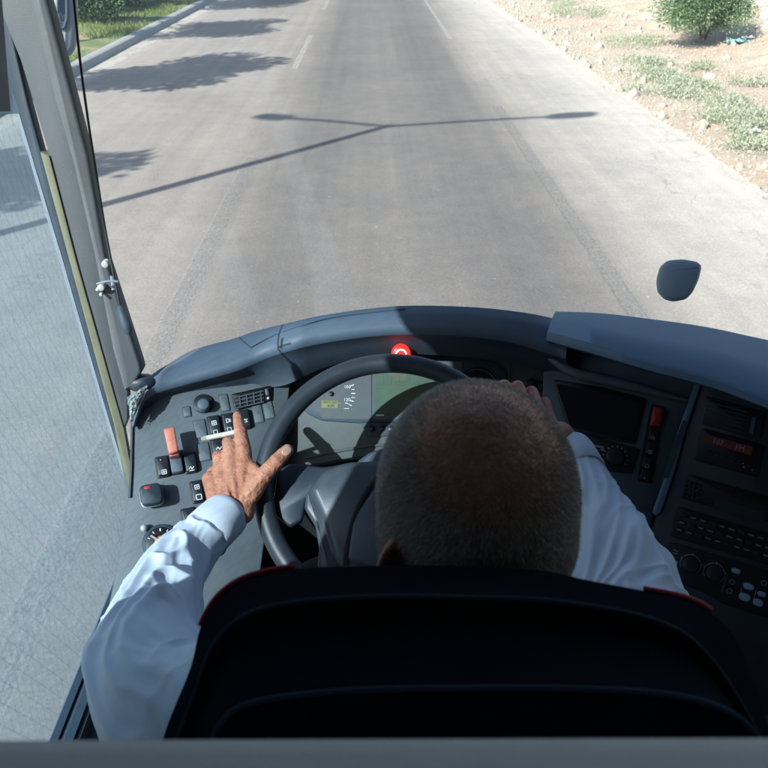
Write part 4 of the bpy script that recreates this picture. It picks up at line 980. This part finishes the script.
def remesh(mb, voxel, smooth=5, fac=.5):
    me = bpy.data.meshes.new('tmp'); me.from_pydata([v[:] for v in mb.v], [], mb.f); me.update()
    bm = bmesh.new(); bm.from_mesh(me); bmesh.ops.remove_doubles(bm, verts=bm.verts, dist=1e-6); bmesh.ops.recalc_face_normals(bm, faces=bm.faces); bm.to_mesh(me); bm.free()
    ob = bpy.data.objects.new('tmp', me); C.objects.link(ob)
    m = ob.modifiers.new('r', 'REMESH'); m.mode = 'VOXEL'; m.voxel_size = voxel; m.adaptivity = 0
    if smooth: s = ob.modifiers.new('s', 'SMOOTH'); s.iterations = smooth; s.factor = fac
    dg = bpy.context.evaluated_depsgraph_get(); ev = ob.evaluated_get(dg); em = ev.to_mesh()
    n = len(em.vertices); co = np.empty(n*3); em.vertices.foreach_get('co', co); fs = [tuple(p.vertices) for p in em.polygons]
    ev.to_mesh_clear(); bpy.data.objects.remove(ob); bpy.data.meshes.remove(me)
    return co.reshape(-1, 3), fs
EX, EY, EZ = Vector((1, 0, 0)), Vector((0, 1, 0)), Vector((0, 0, 1))
Hc = P(476, 494, .605)
mb = MB()
# skull, face, ears, neck
ell(mb, Hc, (EX*.077, EY*.092, EZ*.087), exp=.97)
ell(mb, Hc+Vector((0, -.012, -.022)), (EX*.077, EY*.080, EZ*.072), exp=.96)
ell(mb, Hc+Vector((0, .018, -.070)), (EX*.062, EY*.072, EZ*.066))
ell(mb, Hc+Vector((0, .050, -.105)), (EX*.046, EY*.040, EZ*.032))                 # jaw and chin
capsule(mb, Hc+Vector((0, .090, -.028)), .009, Hc+Vector((0, .106, -.062)), .013)   # nose
capsule(mb, Hc+Vector((-.035, .078, -.010)), .012, Hc+Vector((.035, .078, -.010)), .012)  # brow
EARS = []
for s in (-1, 1):
    ell(mb, Hc+Vector((s*.034, .076, -.052)), (EX*.018, EY*.014, EZ*.016))          # cheek
    ell(mb, Hc+Vector((s*.030, .083, -.028)), (EX*.012, EY*.008, EZ*.008))          # eye lid
    e = Hc+Vector((s*.060 if s < 0 else .056, -.052 if s < 0 else -.012, -.030 if s < 0 else -.045)); fd = Vector((s*.74, -.67, 0)); e += fd*.008   # ear flap: stands out and back
    q = [e+fd*(.014*math.cos(a)) + EZ*(.029*math.sin(a)) for a in np.linspace(-1.9, 1.9, 13)]
    for a, b in zip(q[:-1], q[1:]): capsule(mb, a, .0040, b, .0040, 10, 3)
    ell(mb, e-fd*.002, (fd*.014, fd.cross(EZ)*.0055, EZ*.027)); ell(mb, e+Vector((0, 0, -.026))-fd*.002, (fd*.008, fd.cross(EZ)*.005, EZ*.010))
    EARS.append(np.array(e))
capsule(mb, Hc+Vector((-.016, .090, -.082)), .007, Hc+Vector((.016, .090, -.082)), .007)  # lips
nb = W(.07, .43, -.60)
capsule(mb, Hc+Vector((0, -.012, -.065)), .058, nb, .062)
capsule(mb, nb+Vector((0, 0, -.02)), .07, W(.07, .46, -.95), .115)
shL, shR = P(247, 722, .745), P(668, 720, .735)
capsule(mb, shL, .05, nb+Vector((-.02, 0, -.03)), .065); capsule(mb, shR, .05, nb+Vector((.02, 0, -.03)), .065)
# arms
pathL = [(229,512,1.145),(203,538,1.10),(181,560,1.06),(166,585,1.02),(153,624,.96),(149,665,.89),(172,705,.82),(247,722,.745)]
radL = [.0315,.036,.0395,.043,.052,.061,.068,.080]
pathR = [(569,450,1.165),(588,488,1.10),(606,530,1.03),(622,575,.95),(634,620,.89),(650,680,.80),(668,720,.735)]
radR = [.033,.040,.050,.057,.062,.067,.080]
PLs = [P(*q) for q in pathL]; PRs = [P(*q) for q in pathR]
chain(mb, [(p, r) for p, r in zip(PLs, (.024,.026,.030,.033,.038,.042,.045,.05))]); chain(mb, [(p, r) for p, r in zip(PRs, (.024,.028,.033,.036,.042,.045,.05))])
def cp(px, py, d, r): return (P(px, py, d), r)
# left hand: back of the hand up, index stretched, thumb out over the rim
wl = [cp(224, 511, 1.145, .021), cp(241, 511, 1.143, .021)]
capsule(mb, *wl[0], *wl[1]); capsule(mb, *wl[0], *cp(227, 503, 1.150, .021)); capsule(mb, *wl[1], *cp(242, 500, 1.150, .021))
K = {'i': cp(243.5, 450, 1.205, .0128), 'm': cp(231, 450, 1.209, .0126), 'r': cp(220, 459, 1.211, .0118), 'p': cp(213, 474, 1.205, .0108)}
capsule(mb, *cp(244, 500, 1.150, .018), *K['i']); capsule(mb, *cp(236, 502, 1.150, .019), *K['m'])
capsule(mb, *cp(217, 498, 1.156, .0155), *cp(210, 479, 1.190, .0125)); capsule(mb, *cp(227, 502, 1.150, .019), *K['r']); capsule(mb, *cp(220, 502, 1.152, .017), *K['p'])
capsule(mb, *cp(236, 470, 1.192, .0145), *cp(222, 484, 1.186, .0145)); capsule(mb, *cp(240, 462, 1.197, .014), *cp(228, 470, 1.198, .014))
chain(mb, [K['i'], cp(240.5, 431, 1.240, .0104), cp(238.6, 421, 1.262, .0092), cp(237.4, 415.8, 1.275, .0078)])
ell(mb, P(240.3, 431, 1.236), (XR*.0112, UP*.010, FW*.010))
chain(mb, [K['m'], cp(228, 442, 1.243, .0100), cp(229, 450, 1.272, .0092), cp(236, 458, 1.270, .0082)])
chain(mb, [K['r'], cp(218, 456, 1.240, .0098), cp(220, 461, 1.270, .0088), cp(229, 468, 1.266, .008)])
chain(mb, [K['p'], cp(213, 471, 1.230, .0088), cp(214, 475, 1.256, .0080), cp(222, 481, 1.252, .0072)])
chain(mb, [cp(243, 500, 1.148, .018), cp(252, 491, 1.146, .0165), cp(263.5, 475.5, 1.150, .0128), cp(277, 461, 1.158, .0112), cp(284, 453.5, 1.166, .0106), cp(287.5, 450, 1.170, .0092)])
ell(mb, P(263, 476, 1.148), (XR*.014, UP*.013, FW*.012)); ell(mb, P(276.5, 461.5, 1.157), (XR*.0118, UP*.012, FW*.011))
capsule(mb, *cp(248, 470, 1.186, .0100), *cp(260, 474, 1.158, .0095)); capsule(mb, *cp(246, 480, 1.175, .012), *cp(257, 482, 1.152, .012)); capsule(mb, *cp(247, 462, 1.193, .0085), *cp(256, 470, 1.168, .0075))
for (a, b, r_) in (((242, 497, 1.130), (243.5, 455, 1.190), .0030), ((236, 497, 1.129), (231.5, 456, 1.196), .0030), ((229, 496, 1.131), (221.5, 464, 1.199), .0028), ((248, 494, 1.130), (263, 477, 1.138), .0036)):
    capsule(mb, P(*a), r_, P(*b), r_, 10, 3)
for kx in ('i', 'm', 'r'): ell(mb, K[kx][0]-FW*.004, (XR*.0105, UP*.011, FW*.011))
# right hand over the rim
chain(mb, [cp(571, 452, 1.165, .023), cp(560, 436, 1.155, .022)])
fr_ = [((512,411,1.165),(504.5,386,1.190),(496,388,1.222),(490,396,1.225)), ((526,408,1.168),(518,386.5,1.196),(508,390,1.232),(501,400,1.232)),
      ((539,412,1.170),(532,391.5,1.202),(521,395,1.238),(513,406,1.236)), ((550,421,1.174),(545,402,1.205),(534,404,1.236),(526,414,1.234))]
for k, q in enumerate(fr_):
    capsule(mb, *cp(560-2*k+3, 438+2*k, 1.157, .019), P(*q[0]), .013-.0008*k)
    chain(mb, [(P(*q[0]), .0125-.0008*k), (P(*q[1]), .0104-.0006*k), (P(*q[2]), .0092-.0006*k), (P(*q[3]), .0080-.0005*k)])
chain(mb, [cp(548, 440, 1.15, .016), cp(528, 436, 1.135, .013), cp(508, 424, 1.135, .011), cp(498, 412, 1.15, .009)])
bv, bf = remesh(mb, .0019, 4)
body = mk('body', bv, bf, M['skin'], drv, True)
# hair: short strands rooted in the scalp
def scalp_hair():
    V = bv; hc = np.array(Hc); r = V-hc
    F4 = np.array([f_ for f_ in bf if len(f_) == 4]); c = V[F4].mean(1); rr_ = c-hc
    sel = (np.abs(rr_[:, 0]) < .086) & (np.abs(rr_[:, 1]) < .12) & (rr_[:, 2] > -.085)
    face = (rr_[:, 1] > .045) & (rr_[:, 2] < .028); face |= (rr_[:, 1] > .070)
    ear = (np.abs(rr_[:, 0]) > .066) & (rr_[:, 2] < -.018) & (rr_[:, 2] > -.09) & (rr_[:, 1] > -.030) & (rr_[:, 1] < .03)
    for e_ in EARS: ear |= np.linalg.norm((c-e_)/np.array([1, 1, 1.5]), axis=1) < .0215
    F4 = F4[sel & ~face & ~ear]; c = V[F4].mean(1); rr_ = c-hc
    nm = np.cross(V[F4[:, 2]]-V[F4[:, 0]], V[F4[:, 3]]-V[F4[:, 1]]); ln = np.linalg.norm(nm, axis=1); nm /= ln[:, None]+1e-12
    nm *= np.sign((nm*rr_).sum(1))[:, None]
    # the crown is thin: density falls towards a spot on top, slightly back
    cs = np.array([.004, -.020, .085]); dist = np.linalg.norm((rr_-cs)/np.array([1.0, 1.15, 1.0]), axis=1)
    dens = np.clip((dist-.018)/.060, .26, 1.0); pr = ln*dens; pr /= pr.sum()
    n = 120000; idx = rng.choice(len(F4), n, p=pr); a = rng.random((n, 1)); b = rng.random((n, 1)); q = V[F4[idx]]
    root = q[:, 0]*(1-a)*(1-b)+q[:, 1]*a*(1-b)+q[:, 2]*a*b+q[:, 3]*(1-a)*b
    nn = nm[idx]; rr2 = root-hc
    whorl = np.cross(nn, np.array([0, 0, 1.0]))*.25
    down = np.array([0, -.15, -1.0]) + np.zeros_like(nn); fw = np.stack([np.zeros(n), np.where(rr2[:, 1] > -.02, .9, 0), np.zeros(n)], 1)
    tang = down*np.clip(.9-rr2[:, 2:3]*6, .2, 1)+fw+whorl; tang -= nn*(tang*nn).sum(1)[:, None]
    d = nn*.75+tang*.75+rng.normal(size=(n, 3))*.22; d /= np.linalg.norm(d, axis=1)[:, None]
    L = rng.uniform(.0028, .0062, n)*np.clip(dens[idx]*1.2, .6, 1.0); s = np.cross(d, rng.normal(size=(n, 3))); s /= np.linalg.norm(s, axis=1)[:, None]; s *= .00027
    tip = root+d*L[:, None]-np.array([0, 0, .0006])
    root = root - nn*.0006
    vv = np.stack([root-s, root+s, tip], 1).reshape(-1, 3); return vv, np.arange(3*n).reshape(-1, 3)
hv, hf = scalp_hair(); mk('hair', hv, hf, M['hair'], drv, False)
# nails
def nail(p, ux, uy, w_, h_, name='fingernail'):
    mb = MB(); ell(mb, p, (ux*w_, uy*h_, ux.cross(uy)*.0016), 16, .8); mk(name, mb.v, mb.f, M['nail'], drv)
td = (P(288, 449, 1.17)-P(277, 461, 1.158)).normalized(); tx = td.cross(FW).normalized()
nail(P(286.2, 451.2, 1.1553)+td*.001, tx, td, .0066, .0085)
idr = (P(237.4, 415, 1.275)-P(238.8, 421, 1.262)).normalized(); ix = idr.cross(FW).normalized()
nail(P(237.6, 416.8, 1.2655), ix, idr, .0052, .0068)

# shirt sleeves with folds
def sleeve(path, rad, seed, amp=1.0, nl=420, ns=150, elbow=.62, name='shirt_sleeve'):
    c = catmull(path, nl); rc = catmull([Vector((r, 0, 0)) for r in rad], nl); vs = []; fs = []; prev = None; s_ = 0
    for i in range(nl):
        t = (c[min(i+3, nl-1)]-c[max(i-3, 0)]).normalized()
        x = (FW.cross(t)).normalized() if prev is None else (prev-t*prev.dot(t)).normalized(); prev = x; y = t.cross(x)
        if i: s_ += (c[i]-c[i-1]).length
        u = i/(nl-1); el = math.exp(-((u-elbow)/.22)**2)
        for k in range(ns):
            ph = 2*math.pi*k/ns; d = x*math.cos(ph)+y*math.sin(ph)
            q = Vector((s_*13+1.1*math.sin(ph+seed), math.cos(ph)*1.0+seed, math.sin(ph)*1.0))
            w1 = noise.noise(q*.55+Vector((seed, 3, 1)))
            f1 = noise.noise(Vector((s_*13+2.6*math.cos(ph+.8*seed)+1.4*w1, math.cos(ph)*.8+seed, math.sin(ph)*.8+w1)))
            f2 = noise.noise(Vector((s_*22+3.0*math.sin(ph+seed)+w1*1.5, math.cos(ph)*1.2, math.sin(ph)*1.2+seed)))
            rg = (1-abs(f1)*2.6); rg = rg**2 if rg > 0 else 0
            rg2 = (1-abs(f2)*2.6); rg2 = rg2**2 if rg2 > 0 else 0
            start = sm(0.03, .16, u)
            r = rc[i].x*(1+.06*w1*start) + start*((.0125*amp*rg+.0030*rg2)*(.55+.9*el) - .004)
            vs.append(c[i]+d*r)
        if i:
            for k in range(ns):
                l = (k+1) % ns; fs.append(((i-1)*ns+k, i*ns+k, i*ns+l, (i-1)*ns+l))
    A_ = np.array([v_[:] for v_ in vs]).reshape(nl, ns, 3)
    for _ in range(3):
        B_ = (np.roll(A_, 1, 1)+np.roll(A_, -1, 1))*.25+A_*.5; A_[1:-1] = B_[1:-1]*.4+(B_[:-2]+B_[2:])*.3
    o = mk(name, A_.reshape(-1, 3), fs, M['shirt'], drv, True); return o, c, rc
sl_, cL, rcL = sleeve(PLs, radL, 1.7, elbow=.60); sr_, cR, rcR = sleeve(PRs, radR, 4.3, .6, elbow=.55)
def cuff(c, rad, name='cuff'):
    t = (c[12]-c[0]).normalized(); x = FW.cross(t).normalized(); y = t.cross(x); mb = MB(); ns = 72; rows = []
    for (s, r) in ((.004, -.005), (0, -.0035), (-.0015, -.001), (0, .0022), (.010, .0042), (.030, .0048), (.052, .0050), (.0535, .0035), (.0525, .001)):
        rows.append([c[0]+t*s+(x*math.cos(2*math.pi*k/ns)*(1.0)+y*math.sin(2*math.pi*k/ns))*(rad+r+.0012*math.sin(3*2*math.pi*k/ns+s*30)) for k in range(ns+1)])
    o = loft(rows, name, M['shirt'], drv, deg=60)
    mb = MB(); tube(mb, [c[0]+t*.056+(x*math.cos(a)+y*math.sin(a))*(rad+.0052) for a in np.linspace(2.2, 3.6, 12)], .0009, 6); mb.build('cuff_slit', M['rubber'], o)
    bp = c[0]+t*.040+(x*math.cos(2.5)+y*math.sin(2.5))*(rad+.0052); bn = (x*math.cos(2.5)+y*math.sin(2.5)); mb = MB(); tube(mb, [bp, bp+bn*.0022], .0052, 16); mb.build('cuff_button', M['silver'], o)
    return o
cuff(cL, radL[0]); cuff(cR, radR[0])
mb = MB(); capsule(mb, shL, .066, shR, .070); capsule(mb, W(.07, .44, -.72), .13, W(.07, .46, -.98), .15); capsule(mb, shL+Vector((.03, 0, -.05)), .05, W(-.02, .45, -.85), .12); capsule(mb, shR, .08, W(.16, .45, -.85), .12)
tv, tf = remesh(mb, .006, 6); mk('shirt_torso', tv, tf, M['shirt'], drv)
mb = MB()
for s in (-1, 1):
    chain(mb, [(W(.07+s*.09, .50, -1.02), .11), (W(.07+s*.16, .90, -.98), .085), (W(.07+s*.17, .98, -1.10), .07), (W(.07+s*.15, 1.08, -1.5), .05), (W(.07+s*.15, 1.10, -2.1), .045)])
    capsule(mb, W(.07+s*.15, 1.08, -2.15), .05, W(.07+s*.16, 1.28, -2.2), .04)
capsule(mb, W(0, .46, -1.0), .12, W(.14, .46, -1.0), .12)
tv, tf = remesh(mb, .006, 6); mk('trousers', tv, tf, M['trousers'], drv)
# cigarette between index and middle finger
ca = P(205.8, 438.2, 1.226); cb = P(236, 432.0, 1.243)
cg = empty('cigarette', ca, 'white cigarette held between the fingers of the left hand over the switches', 'cigarette')
mb = MB(); tube(mb, [ca, cb], .0039, 14); mb.build('paper', M['cig'], cg)
mb = MB(); tube(mb, [ca-(cb-ca).normalized()*.007, ca-(cb-ca).normalized()*.002, ca], [.003, .0041, .0042], 14); mb.build('ash_tip', M['cigtip'], cg)

# ------------------------------------------------------------------ cable on the pillar
cb0 = P(121, 311, 1.075); cab = empty('hanging_cable', cb0, 'thin dark cable with a plug hanging along the left pillar', 'cable')
mb = MB(); tube(mb, catmull([P(x, y, d) for x, y, d in ((68,-60,.93),(74,0,.94),(80,60,.96),(88,120,1.0),(95,165,1.03),(104,222,1.07),(113,270,1.075),(121,310,1.075))], 50), .0017, 8); mb.build('cord', M['black'], cab)
mb = MB(); tube(mb, [P(120,306,1.075), P(121,310,1.075), P(123,316,1.075), P(126,324,1.075), P(128,331,1.075), P(128.5,334,1.075)], [.003,.006,.0072,.0078,.0066,.003], 16); mb.build('plug', M['pillar'], cab)
mb = MB(); tube(mb, catmull([P(97,284,1.045), P(102,282.5,1.043), P(110,281,1.043), P(118,281.5,1.045)], 12), .0016, 8); mb.build('cable_clip', M['dimwhite'], cab)
mb = MB(); tube(mb, [P(112,276,1.06), P(113.5,290,1.062)], .0026, 8); mb.build('clip_sleeve', M['dimwhite'], cab)

# cloth pushed into the gap at the dash corner
n = 26; V = []; F = []
cnr = [(127,397,1.315),(147,385,1.33),(131,422,1.320),(139,403,1.32)]
pc = [P(*q) for q in cnr]
for j in range(n):
    for i in range(n):
        a = i/(n-1); b = j/(n-1); p = pc[0].lerp(pc[1], a).lerp(pc[2].lerp(pc[3], a), b); h = .004*noise.noise(Vector((a*5, b*9, 1)))+.004*noise.noise(Vector((a*14, b*16, 4)))
        V.append(p-FW*(h+.006*math.sin(math.pi*a)*math.sin(math.pi*b)))
V += [v_+FW*.006 for v_ in V]
F = [(j*n+i, j*n+i+1, (j+1)*n+i+1, (j+1)*n+i) for j in range(n-1) for i in range(n-1)]; F += [tuple(q+n*n for q in reversed(f_)) for f_ in F]
tag(mk('dust_cloth', V, F, plastic('grey_checked_cloth', (.30, .34, .33), .9, .5, 180, .002, 0), None), 'crumpled pale cloth tucked between the left pillar and the dashboard', 'cloth')
# dark rubber boot at the pillar foot
pf = P(140, 384, 1.36); mb = MB(); ell(mb, P(143, 383, 1.36), (XR*.030, UP*.017, FW*.03), 24)
mk('pillar_boot', mb.v, mb.f, M['blue_dark'], bus)

# ------------------------------------------------------------------ exterior mirrors
def ext_mirror(pts, d, name, label, glass_pts, thick, arm_pts, hs, facing=None):
    cx = sum(p[0] for p in pts)/len(pts); cy = sum(p[1] for p in pts)/len(pts); o = P(cx, cy, d)
    r = ray(cx, cy).normalized(); n_ = (facing or -r).normalized(); e1 = Vector((0, 0, 1)).cross(n_).normalized(); pl = Plane(o, e1, n_.cross(e1))
    t = empty(name, o, label, 'mirror'); mb = MB(); prism(mb, pl, round_px([pl.hit(x, y) for x, y in pts], 5, .3), -thick, 0, thick*.25)
    mb.build('housing', M[hs], t)
    if glass_pts:
        mb = MB(); prism(mb, pl, round_px([pl.hit(x, y) for x, y in glass_pts], 5, .3), .0005, .004, .0015); mb.build('mirror_glass', M['mirrorglass'], t)
        mb = MB(); tube(mb, [pl.w(*pl.hit(x, y), .003) for x, y in round_px(glass_pts, 5, .3)], .0035, 8, closed=True); mb.build('glass_rim', M['rubber'], t)
    mb = MB(); tube(mb, catmull(arm_pts(o, n_), 10), .012, 10); mb.build('arm', M['black'], t); return t
M['mirror_dark'] = plastic('mirror_housing', (.19, .24, .30), .5, .1, 300, .0002, 0)
ext_mirror([(659.6,267),(667,260.5),(682,259),(697,261.5),(702,266),(699,279),(693,292),(686,299.5),(673,302),(664,299.5),(657,292),(656,280)], 1.9, 'kerb_mirror',
    'small dark rounded mirror standing in front of the windscreen on the right', None, .05, lambda o, n_: [o-n_*.045, o-n_*.08, o-n_*.16-Vector((0, 0, .01)), o-n_*.24-Vector((0, 0, .03))], 'mirror_dark')
ext_mirror([(40,-60),(76,-60),(78.5,-20),(78,28),(76,48),(72,55),(66,57),(60,54),(54,40),(46,0)], 1.75, 'exterior_mirror',
    'grey exterior rear view mirror hanging beside the left pillar', [(44,-50),(64,-50),(66.5,-10),(67,18),(64,28),(59,28),(52,5)], .06, lambda o, n_: [o-n_*.05+Vector((0, 0, .1)), o-n_*.12+Vector((.0, 0, .35)), o+Vector((.1, -.2, .75))], 'mirror_dark')
